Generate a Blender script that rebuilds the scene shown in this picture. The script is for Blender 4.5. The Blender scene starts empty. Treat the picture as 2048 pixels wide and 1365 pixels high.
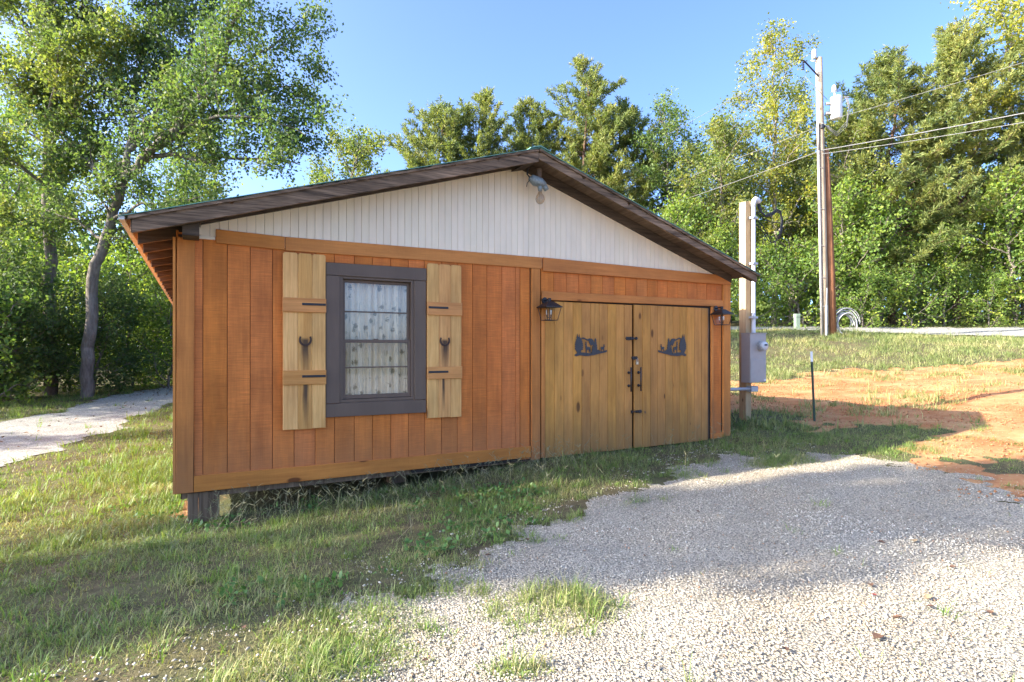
import bpy, bmesh, math, random
import numpy as np
from mathutils import Vector, Matrix

R = math.radians
scene = bpy.context.scene
COL = scene.collection

# ------------------------------------------------------------------ camera
cam_d = bpy.data.cameras.new("camera")
cam_d.sensor_width = 36.0
cam_d.lens = 20.04
cam_d.shift_y = 0.008
cam_d.clip_end = 2000
cam = bpy.data.objects.new("camera", cam_d)
COL.objects.link(cam)
cam.location = (0, 0, 1.5)
cam.rotation_euler = (R(90), 0, 0)
scene.camera = cam

# ------------------------------------------------------------------ sky + sun
SUN_EL = R(26.7)
SUN_TRAVEL = (0.967, 0.255)            # horizontal direction the light travels
az = math.atan2(-SUN_TRAVEL[0], -SUN_TRAVEL[1])   # clockwise from +Y
world = bpy.data.worlds.new("World")
scene.world = world
world.use_nodes = True
wn = world.node_tree
sky = wn.nodes.new("ShaderNodeTexSky")
sky.sky_type = 'NISHITA'
sky.sun_disc = False
sky.sun_elevation = SUN_EL
sky.sun_rotation = az
sky.altitude = 200
sky.air_density = 0.48
sky.dust_density = 3.0
sky.ozone_density = 5.0
bg = wn.nodes["Background"]
bg.inputs[1].default_value = 0.15
wn.links.new(sky.outputs[0], bg.inputs[0])

sun_d = bpy.data.lights.new("sun", 'SUN')
sun_d.energy = 3.5
sun_d.angle = R(0.55)
sun_d.color = (1.0, 0.90, 0.74)
sun = bpy.data.objects.new("sun", sun_d)
COL.objects.link(sun)
sd = Vector((SUN_TRAVEL[0] * math.cos(SUN_EL), SUN_TRAVEL[1] * math.cos(SUN_EL), -math.sin(SUN_EL)))
sun.rotation_euler = sd.to_track_quat('-Z', 'Y').to_euler()
sun.location = (-20, -5, 20)

vs = scene.view_settings
vs.view_transform = 'Standard'
vs.look = 'None'
vs.exposure = 2.4
vs.gamma = 1.0
vs.use_curve_mapping = False
scene.cycles.max_bounces = 8
scene.cycles.transparent_max_bounces = 12

# ------------------------------------------------------------------ helpers
class MB:
    """collects simple shapes into one mesh"""
    def __init__(s):
        s.v = []; s.f = []
    def add(s, vs_, fs_):
        o = len(s.v)
        s.v += [tuple(p) for p in vs_]
        s.f += [tuple(i + o for i in f) for f in fs_]
    def box(s, x0, x1, y0, y1, z0, z1):
        s.add([(x0,y0,z0),(x1,y0,z0),(x1,y1,z0),(x0,y1,z0),(x0,y0,z1),(x1,y0,z1),(x1,y1,z1),(x0,y1,z1)],
              [(0,3,2,1),(4,5,6,7),(0,1,5,4),(1,2,6,5),(2,3,7,6),(3,0,4,7)])
    def board(s, pts, yf, yb, ch=0.004):
        """pts: convex outline in (x, z), counter-clockwise seen from -y; front at yf (chamfered), back at yb"""
        n = len(pts)
        cx = sum(p[0] for p in pts)/n; cz = sum(p[1] for p in pts)/n
        ins = []
        for i in range(n):
            p0 = Vector(pts[i-1]); p1 = Vector(pts[i]); p2 = Vector(pts[(i+1) % n])
            d1 = (p1-p0).normalized(); d2 = (p2-p1).normalized()
            n1 = Vector((-d1.y, d1.x)); n2 = Vector((-d2.y, d2.x))
            m = n1 + n2
            k = ch/max(0.35, 0.5*m.length_squared)
            ins.append((p1.x+m.x*k, p1.y+m.y*k))
        V = [(p[0], yf, p[1]) for p in ins] + [(p[0], yf+ch, p[1]) for p in pts] + [(p[0], yb, p[1]) for p in pts]
        F = [tuple(range(n))]
        for i in range(n):
            j = (i+1) % n
            F.append((i, i+n, j+n, j)); F.append((i+n, i+2*n, j+2*n, j+n))
        F.append(tuple(range(3*n-1, 2*n-1, -1)))
        s.add(V, F)
    def rboard(s, x0, x1, z0, z1, yf, yb, ch=0.004):
        s.board([(x0,z0),(x1,z0),(x1,z1),(x0,z1)], yf, yb, ch)
    def tube(s, pts, r, n=8, cap=True):
        pts = [Vector(p) for p in pts]
        rs = r if isinstance(r, (list, tuple)) else [r]*len(pts)
        rings = []
        prev = None
        for i, p in enumerate(pts):
            t = (pts[min(i+1, len(pts)-1)] - pts[max(i-1, 0)]).normalized()
            if prev is None:
                a = Vector((0,0,1)) if abs(t.z) < 0.9 else Vector((1,0,0))
                a = (a - t*a.dot(t)).normalized()
            else:
                a = (prev - t*prev.dot(t)).normalized()
            prev = a
            b = t.cross(a)
            rings.append([p + (a*math.cos(2*math.pi*k/n) + b*math.sin(2*math.pi*k/n))*rs[i] for k in range(n)])
        V = [q for rg in rings for q in rg]; F = []
        for i in range(len(rings)-1):
            for k in range(n):
                k2 = (k+1) % n
                F.append((i*n+k, i*n+k2, (i+1)*n+k2, (i+1)*n+k))
        if cap:
            F.append(tuple(range(n-1, -1, -1)))
            F.append(tuple((len(rings)-1)*n+k for k in range(n)))
        s.add(V, F)
    def lathe(s, prof, n=16, c=(0,0,0)):
        """prof: list of (r, z) from bottom to top round a vertical axis"""
        V = []; F = []
        for r, z in prof:
            for k in range(n):
                a = 2*math.pi*k/n
                V.append((c[0]+r*math.cos(a), c[1]+r*math.sin(a), c[2]+z))
        for i in range(len(prof)-1):
            for k in range(n):
                k2 = (k+1) % n
                F.append((i*n+k, i*n+k2, (i+1)*n+k2, (i+1)*n+k))
        F.append(tuple(range(n-1, -1, -1))); F.append(tuple((len(prof)-1)*n+k for k in range(n)))
        s.add(V, F)
    def xform(s, M):
        s.v = [tuple(M @ Vector(p)) for p in s.v]
        return s
    def build(s, name, mat, parent=None, smooth=False, loc=None):
        me = bpy.data.meshes.new(name)
        me.from_pydata(s.v, [], s.f)
        me.update()
        if smooth:
            me.polygons.foreach_set('use_smooth', [True]*len(me.polygons))
        o = bpy.data.objects.new(name, me)
        COL.objects.link(o)
        if mat: me.materials.append(mat)
        if parent: o.parent = parent
        if loc: o.location = loc
        return o

def np_mesh(name, V, F, mat):
    """V (n,3) float, F (m,k) int : fast mesh"""
    me = bpy.data.meshes.new(name)
    V = np.asarray(V, dtype=np.float32); F = np.asarray(F, dtype=np.int32)
    m, k = F.shape
    me.vertices.add(len(V)); me.vertices.foreach_set('co', V.ravel())
    me.loops.add(m*k); me.loops.foreach_set('vertex_index', F.ravel())
    me.polygons.add(m)
    me.polygons.foreach_set('loop_start', np.arange(0, m*k, k, dtype=np.int32))
    try: me.polygons.foreach_set('loop_total', np.full(m, k, dtype=np.int32))
    except Exception: pass
    me.update(calc_edges=True)
    if mat: me.materials.append(mat)
    return me

def link(name, me, parent=None, loc=None):
    o = bpy.data.objects.new(name, me); COL.objects.link(o)
    if parent: o.parent = parent
    if loc is not None: o.location = loc
    return o

def tag(o, label=None, cat=None, group=None, kind=None):
    if label: o['label'] = label
    if cat: o['category'] = cat
    if group: o['group'] = group
    if kind: o['kind'] = kind
    return o

def empty(name, loc=(0,0,0), rz=0):
    o = bpy.data.objects.new(name, None); COL.objects.link(o)
    o.location = loc; o.rotation_euler = (0,0,rz); o.empty_display_size = 0.2
    return o

# ------------------------------------------------------------------ node material helpers
def new_mat(name):
    m = bpy.data.materials.new(name); m.use_nodes = True
    nt = m.node_tree; nt.nodes.clear()
    out = nt.nodes.new('ShaderNodeOutputMaterial')
    return m, nt, out
class NT:
    def __init__(s, nt): s.nt = nt
    def n(s, t, **kw):
        nd = s.nt.nodes.new(t)
        for k, v in kw.items(): setattr(nd, k, v)
        return nd
    def l(s, a, b): s.nt.links.new(a, b)
    def val(s, sock, v):
        if hasattr(v, 'links') or isinstance(v, bpy.types.NodeSocket): s.l(v, sock)
        else: sock.default_value = v
    def math(s, op, a, b=None, c=None, clamp=False):
        nd = s.n('ShaderNodeMath', operation=op); nd.use_clamp = clamp
        s.val(nd.inputs[0], a)
        if b is not None: s.val(nd.inputs[1], b)
        if c is not None: s.val(nd.inputs[2], c)
        return nd.outputs[0]
    def mix(s, f, a, b, blend='MIX'):
        nd = s.n('ShaderNodeMix', data_type='RGBA', blend_type=blend)
        s.val(nd.inputs[0], f)
        for i, v in ((6, a), (7, b)):
            if isinstance(v, tuple): nd.inputs[i].default_value = (v[0], v[1], v[2], 1)
            else: s.val(nd.inputs[i], v)
        return nd.outputs[2]
    def noise(s, vec, scale, detail=4, rough=0.55, out=0):
        nd = s.n('ShaderNodeTexNoise'); s.l(vec, nd.inputs['Vector'])
        nd.inputs['Scale'].default_value = scale; nd.inputs['Detail'].default_value = detail
        nd.inputs['Roughness'].default_value = rough
        return nd.outputs[out]
    def vscale(s, vec, sc):
        nd = s.n('ShaderNodeVectorMath', operation='MULTIPLY'); s.l(vec, nd.inputs[0]); nd.inputs[1].default_value = sc
        return nd.outputs[0]
    def vadd(s, a, b):
        nd = s.n('ShaderNodeVectorMath', operation='ADD'); s.l(a, nd.inputs[0])
        s.val(nd.inputs[1], b)
        return nd.outputs[0]
    def ramp(s, f, stops):
        nd = s.n('ShaderNodeValToRGB'); s.l(f, nd.inputs[0])
        cr = nd.color_ramp
        while len(cr.elements) < len(stops): cr.elements.new(0.5)
        for e, (p, c) in zip(cr.elements, stops):
            e.position = p; e.color = (c[0], c[1], c[2], 1) if isinstance(c, tuple) else (c, c, c, 1)
        return nd.outputs[0]
    def mr(s, v, a, b, c=0.0, d=1.0):
        nd = s.n('ShaderNodeMapRange'); s.val(nd.inputs[0], v)
        for i, x in enumerate((a, b, c, d)): nd.inputs[i+1].default_value = x
        nd.clamp = True
        return nd.outputs[0]
    def bump(s, h, strength=0.3, dist=0.01):
        nd = s.n('ShaderNodeBump'); s.l(h, nd.inputs['Height'])
        nd.inputs['Strength'].default_value = strength; nd.inputs['Distance'].default_value = dist
        return nd.outputs[0]
    def bsdf(s, col, rough=0.7, normal=None, metal=0.0, spec=0.5):
        nd = s.n('ShaderNodeBsdfPrincipled')
        if isinstance(col, tuple): nd.inputs['Base Color'].default_value = (col[0], col[1], col[2], 1)
        else: s.l(col, nd.inputs['Base Color'])
        s.val(nd.inputs['Roughness'], rough)
        nd.inputs['Metallic'].default_value = metal
        nd.inputs['Specular IOR Level'].default_value = spec
        if normal is not None: s.l(normal, nd.inputs['Normal'])
        return nd.outputs[0]

def plain(name, col, rough=0.6, metal=0.0, var=0.12, scale=12, bump=0.05, spec=0.5):
    m, nt, out = new_mat(name); N = NT(nt)
    tc = N.n('ShaderNodeTexCoord').outputs['Object']
    f = N.noise(tc, scale, 5, 0.6)
    k = N.mr(f, 0.25, 0.75, 1-var, 1+var)
    mul = N.n('ShaderNodeVectorMath', operation='SCALE'); mul.inputs[0].default_value = col; N.l(k, mul.inputs[3])
    b = N.bump(N.noise(tc, scale*8, 3), bump, 0.004)
    N.l(N.bsdf(mul.outputs[0], rough, b, metal, spec), out.inputs[0])
    return m

def wood(name, light, dark, axis='Z', knots=0.5, sawn=0.0, rnd=0.16, mott=0.5, grain=0.5, rough=0.72, wear=None, stain=None, tint=None):
    """procedural boards. wear=(colour, z0, z1, amount) weathering towards the ground; stain=[(u,ztop,zbot,halfwidth)...]"""
    m, nt, out = new_mat(name); N = NT(nt)
    tco = N.n('ShaderNodeTexCoord').outputs['Object']
    oi = N.n('ShaderNodeObjectInfo').outputs['Random']
    cmb = N.n('ShaderNodeCombineXYZ')
    N.l(N.math('MULTIPLY', oi, 37.0), cmb.inputs[0]); N.l(N.math('MULTIPLY', oi, 91.0), cmb.inputs[2]); N.l(N.math('MULTIPLY', oi, 53.0), cmb.inputs[1])
    tc = N.vadd(tco, cmb.outputs[0])
    def st(a, b):    # a across, b along the grain
        return (a, a, b) if axis == 'Z' else ((b, a, a) if axis == 'X' else (a, b, a))
    wob = N.noise(N.vscale(tc, st(3.0, 0.9)), 1.0, 2, 0.5, out=1)
    wobv = N.vscale(wob, st(0.05, 0.0))
    tcw = N.vadd(tc, wobv)
    g1 = N.noise(N.vscale(tcw, st(26, 1.1)), 1.0, 5, 0.62)
    g2 = N.noise(N.vscale(tcw, st(110, 3.2)), 1.0, 3, 0.6)
    mo = N.noise(N.vscale(tc, st(3.2, 1.3)), 1.0, 4, 0.6)
    gr = N.math('ADD', N.math('MULTIPLY', g1, 0.62), N.math('MULTIPLY', g2, 0.38))
    f = N.mr(gr, 0.5-0.23/ max(grain, .05)*0.5, 0.5+0.23/max(grain, .05)*0.5)
    col = N.mix(f, dark, light)
    mval = N.mr(mo, 0.3, 0.7, 1-0.32*mott, 1+0.25*mott)
    rv = N.math('ADD', N.math('MULTIPLY', oi, 2*rnd), 1-rnd)
    k = N.math('MULTIPLY', mval, rv)
    h = gr
    if sawn > 0:
        sw = N.noise(N.vscale(tc, st(5.0, 190.0)), 1.0, 3, 0.7)
        k = N.math('MULTIPLY', k, N.mr(sw, 0.3, 0.7, 1-0.28*sawn, 1+0.22*sawn))
        h = N.math('ADD', gr, N.math('MULTIPLY', sw, 0.8*sawn))
    sc = N.n('ShaderNodeVectorMath', operation='SCALE'); N.l(col, sc.inputs[0]); N.l(k, sc.inputs[3])
    col = sc.outputs[0]
    # hue wandering between boards
    hs = N.n('ShaderNodeHueSaturation')
    frac = N.math('FRACT', N.math('MULTIPLY', oi, 7.31))
    N.l(N.math('ADD', N.math('MULTIPLY', frac, 0.006), 0.4975), hs.inputs['Hue'])
    N.l(N.math('ADD', N.math('MULTIPLY', N.math('FRACT', N.math('MULTIPLY', oi, 3.77)), 0.025), 0.975), hs.inputs['Saturation'])
    N.l(col, hs.inputs['Color']); col = hs.outputs[0]
    if knots > 0:
        vo = N.n('ShaderNodeTexVoronoi'); vo.feature = 'F1'
        N.l(N.vscale(tcw, st(6.5, 2.6)), vo.inputs['Vector']); vo.inputs['Scale'].default_value = 1.0
        vo.inputs['Randomness'].default_value = 1.0
        pick = N.n('ShaderNodeSeparateColor'); N.l(vo.outputs['Color'], pick.inputs[0])
        on = N.mr(pick.outputs[0], 1-0.42*knots, 1-0.42*knots+0.02)
        size = N.math('ADD', N.math('MULTIPLY', N.math('POWER', pick.outputs[1], 2.0), 0.20), 0.06)
        kn = N.math('SUBTRACT', 1.0, N.math('DIVIDE', vo.outputs['Distance'], size), clamp=True)
        halo = N.math('SUBTRACT', 1.0, N.math('DIVIDE', vo.outputs['Distance'], N.math('MULTIPLY', size, 2.6)), clamp=True)
        halo = N.math('MULTIPLY', N.math('MULTIPLY', halo, on), 0.35)
        kn = N.math('MULTIPLY', N.mr(kn, 0.0, 0.35), N.math('MULTIPLY', on, 0.85))
        kd = (dark[0]*0.22, dark[1]*0.2, dark[2]*0.25)
        col = N.mix(halo, col, (dark[0]*0.6, dark[1]*0.5, dark[2]*0.5))
        col = N.mix(kn, col, kd)
    sep = N.n('ShaderNodeSeparateXYZ'); N.l(tco, sep.inputs[0])
    if wear:
        wc, z0, z1, amt = wear
        n2 = N.noise(N.vscale(tc, st(9, 2.0)), 1.0, 5, 0.65)
        w = N.mr(N.math('ADD', sep.outputs[2], N.math('MULTIPLY', N.math('SUBTRACT', n2, 0.5), (z0-z1)*-1.1)), z0, z1, 1.0, 0.0)
        col = N.mix(N.math('MULTIPLY', w, amt), col, wc)
    for (u, zt, zb, hw) in (stain or []):
        n3 = N.noise(N.vscale(tco, (34, 34, 2.2)), 1.0, 4, 0.6)
        dx = N.math('ABSOLUTE', N.math('SUBTRACT', sep.outputs[0], u))
        a = N.mr(N.math('ADD', dx, N.math('MULTIPLY', N.math('SUBTRACT', n3, 0.5), hw*1.6)), hw*0.35, hw, 1.0, 0.0)
        b = N.mr(sep.outputs[2], zb, zb+(zt-zb)*0.75)
        c = N.mr(sep.outputs[2], zt, zt+0.03, 1.0, 0.0)
        col = N.mix(N.math('MULTIPLY', N.math('MULTIPLY', a, b), N.math('MULTIPLY', c, 0.88)), col, (0.035, 0.024, 0.02))
    bp = N.bump(h, 0.35, 0.004)
    N.l(N.bsdf(col, rough, bp, 0.0, 0.3), out.inputs[0])
    return m

M = {}
M['siding']  = wood('siding_orange_stain', (0.66,0.200,0.032), (0.48,0.122,0.018), 'Z', knots=0.0, sawn=0.8, rnd=0.05, mott=0.9, grain=0.45, wear=((0.31,0.145,0.065), 0.15, 0.75, 0.45))
M['trim_v']  = wood('trim_upright', (0.61,0.222,0.046), (0.43,0.134,0.026), 'Z', knots=0.35, sawn=0.25, rnd=0.10, mott=0.7, grain=0.5, wear=((0.19,0.105,0.055), 0.05, 0.9, 0.45))
M['trim_h']  = wood('trim_level', (0.61,0.222,0.044), (0.43,0.134,0.025), 'X', knots=0.35, sawn=0.2, rnd=0.13, mott=0.7, grain=0.5)
M['door']    = wood('door_plank', (0.64,0.290,0.058), (0.44,0.175,0.032), 'Z', knots=0.95, rnd=0.11, mott=0.8, grain=0.55, wear=((0.165,0.105,0.045), 0.0, 0.75, 0.6))
M['shutter'] = wood('shutter_pine', (0.77,0.430,0.140), (0.58,0.275,0.075), 'Z', knots=0.5, rnd=0.14, mott=0.6, grain=0.8)
M['batten']  = wood('shutter_batten', (0.68,0.310,0.088), (0.49,0.190,0.046), 'X', knots=0.6, rnd=0.10, mott=0.6, grain=0.7)
M['shutter_stain_a'] = wood('shutter_pine_iron_stain_a', (0.71,0.370,0.112), (0.52,0.225,0.055), 'Z', knots=0.4, rnd=0.05, mott=0.6, grain=0.8,
                     stain=[(1.225,1.60,1.18,0.060),(1.232,1.12,0.60,0.034)])
M['shutter_stain_b'] = wood('shutter_pine_iron_stain_b', (0.71,0.370,0.112), (0.52,0.225,0.055), 'Z', knots=0.4, rnd=0.05, mott=0.6, grain=0.8,
                     stain=[(2.868,1.60,1.20,0.058),(2.85,1.13,0.72,0.024)])
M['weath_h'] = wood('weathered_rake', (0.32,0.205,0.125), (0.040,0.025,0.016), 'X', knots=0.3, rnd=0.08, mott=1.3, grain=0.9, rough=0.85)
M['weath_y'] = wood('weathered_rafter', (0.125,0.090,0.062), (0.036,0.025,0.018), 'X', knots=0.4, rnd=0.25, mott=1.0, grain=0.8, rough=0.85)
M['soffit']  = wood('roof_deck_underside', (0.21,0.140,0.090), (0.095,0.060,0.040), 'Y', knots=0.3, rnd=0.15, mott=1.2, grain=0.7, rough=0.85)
M['gable']   = wood('gable_white_paint', (0.85,0.71,0.52), (0.80,0.645,0.455), 'Z', knots=0.0, rnd=0.025, mott=0.25, grain=0.3, rough=0.55)
M['frame']   = wood('window_dark_paint', (0.150,0.100,0.068), (0.125,0.082,0.056), 'Z', knots=0.0, rnd=0.05, mott=0.4, grain=0.4, rough=0.5)
M['pierwood']= wood('pier_wood', (0.22,0.145,0.090), (0.10,0.062,0.038), 'Z', knots=0.3, rnd=0.2, mott=1.0, grain=0.8, rough=0.9)
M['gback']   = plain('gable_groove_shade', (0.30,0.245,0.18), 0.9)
M['dark']    = plain('crawlspace_timber', (0.035,0.026,0.02), 0.9)
M['pole']    = wood('pole_grey_wood', (0.42,0.345,0.25), (0.22,0.165,0.11), 'Z', knots=0.3, rnd=0.04, mott=0.9, grain=0.8, rough=0.85)
M['stub']    = wood('pole_brown_wood', (0.33,0.150,0.065), (0.16,0.062,0.026), 'Z', knots=0.3, rnd=0.04, mott=1.0, grain=0.9, rough=0.85)
M['postw']   = wood('treated_post', (0.55,0.39,0.20), (0.38,0.24,0.11), 'Z', knots=0.4, rnd=0.03, mott=0.6, grain=0.6, rough=0.8)
M['roof']    = plain('roof_green_metal', (0.12,0.26,0.20), 0.4, 0.0, 0.15, 3)
M['roofw']   = plain('roof_metal_back', (0.55,0.53,0.48), 0.5, 0.0, 0.2, 5)
M['black']   = plain('black_iron', (0.013,0.012,0.014), 0.45, 0.0, 0.3, 30)
M['rust']    = plain('rusty_iron', (0.055,0.028,0.018), 0.8, 0.0, 0.5, 40)
M['plaque']  = plain('plaque_dark_metal', (0.040,0.038,0.038), 0.6, 0.0, 0.25, 25)
M['brass']   = plain('padlock_brass', (0.55,0.47,0.33), 0.35, 0.6, 0.2, 30)
M['galv']    = plain('galvanised_grey', (0.37,0.345,0.315), 0.5, 0.1, 0.08, 6)
M['pvc']     = plain('conduit_white', (0.70,0.71,0.72), 0.4, 0.0, 0.05, 6)
M['pvcg']    = plain('conduit_grey', (0.42,0.43,0.44), 0.45, 0.0, 0.08, 6)
M['whitep']  = plain('white_enamel', (0.74,0.75,0.75), 0.35, 0.0, 0.06, 5)
M['porc']    = plain('porcelain', (0.62,0.64,0.64), 0.25, 0.0, 0.05, 8)
M['cable']   = plain('cable_black', (0.02,0.02,0.022), 0.6)
M['cableg']  = plain('cable_aluminium', (0.15,0.15,0.145), 0.6, 0.0)
M['coil']    = plain('coil_sheath', (0.42,0.42,0.41), 0.5, 0.0, 0.3, 9)
M['tgreen']  = plain('post_green_paint', (0.018,0.045,0.028), 0.5)
M['twhite']  = plain('post_white_tip', (0.75,0.77,0.76), 0.5)
M['fixture'] = plain('light_socket_blue_grey', (0.21,0.235,0.225), 0.5, 0.2, 0.4, 40)
M['pedestal']= plain('pedestal_green', (0.20,0.26,0.19), 0.6)

def glass_mat(name, tintc=(1,1,1), refl=1.0):
    m, nt, out = new_mat(name); N = NT(nt)
    lw = N.n('ShaderNodeLayerWeight'); lw.inputs[0].default_value = 0.5
    fz = N.math('ADD', N.math('MULTIPLY', N.math('POWER', lw.outputs['Facing'], 5.0), 0.9), 0.04)
    tr = N.n('ShaderNodeBsdfTransparent'); tr.inputs[0].default_value = (*tintc, 1)
    gl = N.n('ShaderNodeBsdfGlossy'); gl.inputs['Roughness'].default_value = 0.03
    mx = N.n('ShaderNodeMixShader'); N.l(N.math('MULTIPLY', fz, refl), mx.inputs[0])
    N.l(tr.outputs[0], mx.inputs[1]); N.l(gl.outputs[0], mx.inputs[2]); N.l(mx.outputs[0], out.inputs[0])
    return m
M['glass'] = glass_mat('window_glass', (0.95,0.95,0.93), 1.5)
M['lglass'] = glass_mat('lantern_glass', (0.97,0.97,0.95), 0.8)
M['bulb'] = glass_mat('bulb_dusty_glass', (0.80,0.74,0.66), 1.6)

def curtain_mat():
    m, nt, out = new_mat('curtain_floral'); N = NT(nt)
    tc = N.n('ShaderNodeTexCoord').outputs['Object']
    v = N.n('ShaderNodeTexVoronoi'); N.l(N.vscale(tc, (10.5,0,7.5)), v.inputs['Vector']); v.inputs['Scale'].default_value = 1.0
    petals = N.noise(N.vscale(tc, (62,0,62)), 1.0, 3, 0.6)
    d = N.math('ADD', v.outputs['Distance'], N.math('MULTIPLY', petals, 0.55))
    f = N.mr(d, 0.46, 0.58, 1.0, 0.0)
    st = N.noise(N.vscale(tc, (60,0,9)), 1.0, 2)
    f2 = N.mr(st, 0.56, 0.66, 0.0, 0.7)
    col = N.mix(f2, (0.82,0.70,0.54), (0.42,0.365,0.285))
    col = N.mix(N.math('MULTIPLY', f, 0.85), col, (0.24,0.20,0.13))
    df = N.n('ShaderNodeBsdfDiffuse'); N.l(col, df.inputs[0])
    N.l(df.outputs[0], out.inputs[0])
    return m
M['curtain'] = curtain_mat()

def leaf_mat(name, cols, trans=0.44, rough=0.55, clump=0.5):
    """cols: list of leaf colours picked leaf by leaf; clump: hue drift through the crown"""
    m, nt, out = new_mat(name); N = NT(nt)
    rpi = N.n('ShaderNodeNewGeometry').outputs['Random Per Island']
    tc = N.n('ShaderNodeTexCoord').outputs['Object']
    oi = N.n('ShaderNodeObjectInfo').outputs['Random']
    nz = N.noise(tc, clump, 2, 0.5)
    f = N.math('ADD', N.math('MULTIPLY', rpi, 0.5), N.math('ADD', N.math('MULTIPLY', N.mr(nz, 0.3, 0.7), 0.4), N.math('MULTIPLY', oi, 0.1)))
    n = len(cols)
    col = N.ramp(f, [(0.12 + 0.76*i/(n-1), c) for i, c in enumerate(cols)])
    pr = N.bsdf(col, rough, None, 0.0, 0.25)
    tl = N.n('ShaderNodeBsdfTranslucent')
    br = N.mix(1.0, col, (1.5,1.55,0.75), 'MULTIPLY'); N.l(br, tl.inputs[0])
    mx = N.n('ShaderNodeMixShader'); mx.inputs[0].default_value = trans
    N.l(pr, mx.inputs[1]); N.l(tl.outputs[0], mx.inputs[2]); N.l(mx.outputs[0], out.inputs[0])
    return m
M['leaf_maple'] = leaf_mat('leaves_maple', [(0.05, 0.093, 0.038), (0.084, 0.137, 0.049), (0.123, 0.181, 0.058), (0.19, 0.218, 0.068)])
M['leaf_gum']   = leaf_mat('leaves_sweetgum', [(0.076, 0.124, 0.044), (0.124, 0.169, 0.053), (0.188, 0.22, 0.058), (0.28, 0.259, 0.062)])
M['leaf_yellow']= leaf_mat('leaves_turning', [(0.109, 0.155, 0.039), (0.19, 0.224, 0.046), (0.322, 0.305, 0.048), (0.483, 0.391, 0.046)])
M['leaf_dark']  = leaf_mat('leaves_oak', [(0.065, 0.119, 0.041), (0.108, 0.169, 0.051), (0.155, 0.216, 0.059), (0.209, 0.25, 0.065)])
M['leaf_bush']  = leaf_mat('leaves_understory', [(0.074, 0.138, 0.036), (0.126, 0.204, 0.043), (0.198, 0.27, 0.05), (0.3, 0.324, 0.055)])
M['needle']     = leaf_mat('needles_pine', [(0.095,0.140,0.052),(0.150,0.190,0.062),(0.205,0.230,0.068),(0.30,0.275,0.075)], 0.36, 0.6)
M['grass']      = leaf_mat('grass_blades', [(0.091, 0.14, 0.05), (0.169, 0.22, 0.07), (0.267, 0.287, 0.115), (0.442, 0.379, 0.2)], 0.3, 0.5, 0.9)
M['grass_lush'] = leaf_mat('grass_blades_lush', [(0.085, 0.158, 0.04), (0.138, 0.228, 0.05), (0.197, 0.285, 0.063), (0.276, 0.316, 0.091)], 0.32, 0.5, 1.1)
M['grass_dry']  = leaf_mat('grass_blades_dry', [(0.125, 0.119, 0.056), (0.213, 0.188, 0.088), (0.312, 0.256, 0.125), (0.175, 0.188, 0.062)], 0.25, 0.6, 1.3)
M['weed']       = leaf_mat('weed_leaves', [(0.058, 0.137, 0.039), (0.098, 0.195, 0.052), (0.15, 0.247, 0.072)], 0.3, 0.45, 1.0)
M['seed']       = leaf_mat('seed_stalks', [(0.16,0.18,0.10),(0.22,0.22,0.13),(0.26,0.24,0.15)], 0.2, 0.6, 1.0)
M['litter']     = leaf_mat('leaf_litter', [(0.055,0.030,0.018),(0.115,0.060,0.030),(0.19,0.105,0.05),(0.085,0.045,0.03)], 0.1, 0.8, 2.0)

def bark(name, a, b):
    m, nt, out = new_mat(name); N = NT(nt)
    tc = N.n('ShaderNodeTexCoord').outputs['Object']
    f = N.noise(N.vscale(tc, (14,14,2.5)), 1.0, 6, 0.7)
    g = N.noise(tc, 1.4, 3)
    k = N.mr(N.math('ADD', N.math('MULTIPLY', f, 0.7), N.math('MULTIPLY', g, 0.3)), 0.35, 0.65)
    N.l(N.bsdf(N.mix(k, a, b), 0.9, N.bump(f, 0.7, 0.03), 0, 0.2), out.inputs[0])
    return m
M['bark_grey'] = bark('bark_grey', (0.085,0.072,0.058), (0.27,0.235,0.195))
M['bark_pale'] = bark('bark_pale', (0.14,0.12,0.095), (0.38,0.33,0.27))
M['bark_pine'] = bark('bark_pine', (0.055,0.035,0.025), (0.20,0.125,0.085))

# ------------------------------------------------------------------ terrain height
CP = np.array([
 (0,0,0),(0,-4,0),(5,-4,0.02),(-5,-4,-.15),(0,3,-.02),(2.5,3,0),(-2,3,-.08),(-2.6,4.4,-.19),(-3.2,5.8,-.28),(-1.5,6.2,-.21),(0,7.0,-.10),
 (.4,7.5,-.04),(2,8.4,-.005),(3.5,9.2,.02),(3.4,7.2,0),(5.7,6.4,.07),(6,4.8,.04),(4.36,10.66,.18),(5.55,10.5,.16),(7.5,9.1,.25),(8.5,10.4,.34),
 (8.46,11.74,.34),(11.2,12.46,.62),(7.06,13,.31),(6.15,14.7,.31),(6.5,17,.42),(8,19,.70),(13,18,.90),(9.5,21.3,1.25),(13,23.5,2.04),(9.5,24.0,2.0),
 (18,20.5,1.6),(16,17,1.05),(19.8,22,1.75),(24,25,2.2),(14,26.5,2.35),(16,30,2.7),(26,30,2.9),(12,33,2.9),(0,36,2.2),(0,27,1.3),(-2,20,.5),
 (-5.5,8.2,-.32),(-8.3,9.3,-.38),(-4.2,9,-.24),(-6,12,-.26),(-10,14,-.30),(-14.6,19.6,-.20),(-9,20,-.02),(-13,27,.1),(-16,40,.5),(-20,20,-.3),
 (-30,10,-.5),(-15,2,-.4),(-30,-10,-.5),(20,-10,.3),(15,3,.45),(25,10,1.1),(5,60,4),(-30,55,1),(45,45,4),(40,5,1.3),(0,12,.06),(-3,14,-.1),(3,16,.3)], dtype=float)
def _phi(r): return np.sqrt(r*r + 1.2)
_A = _phi(np.linalg.norm(CP[:, None, :2]-CP[None, :, :2], axis=2))
_n = len(CP)
_P = np.hstack([np.ones((_n, 1)), CP[:, :2]])
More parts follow.
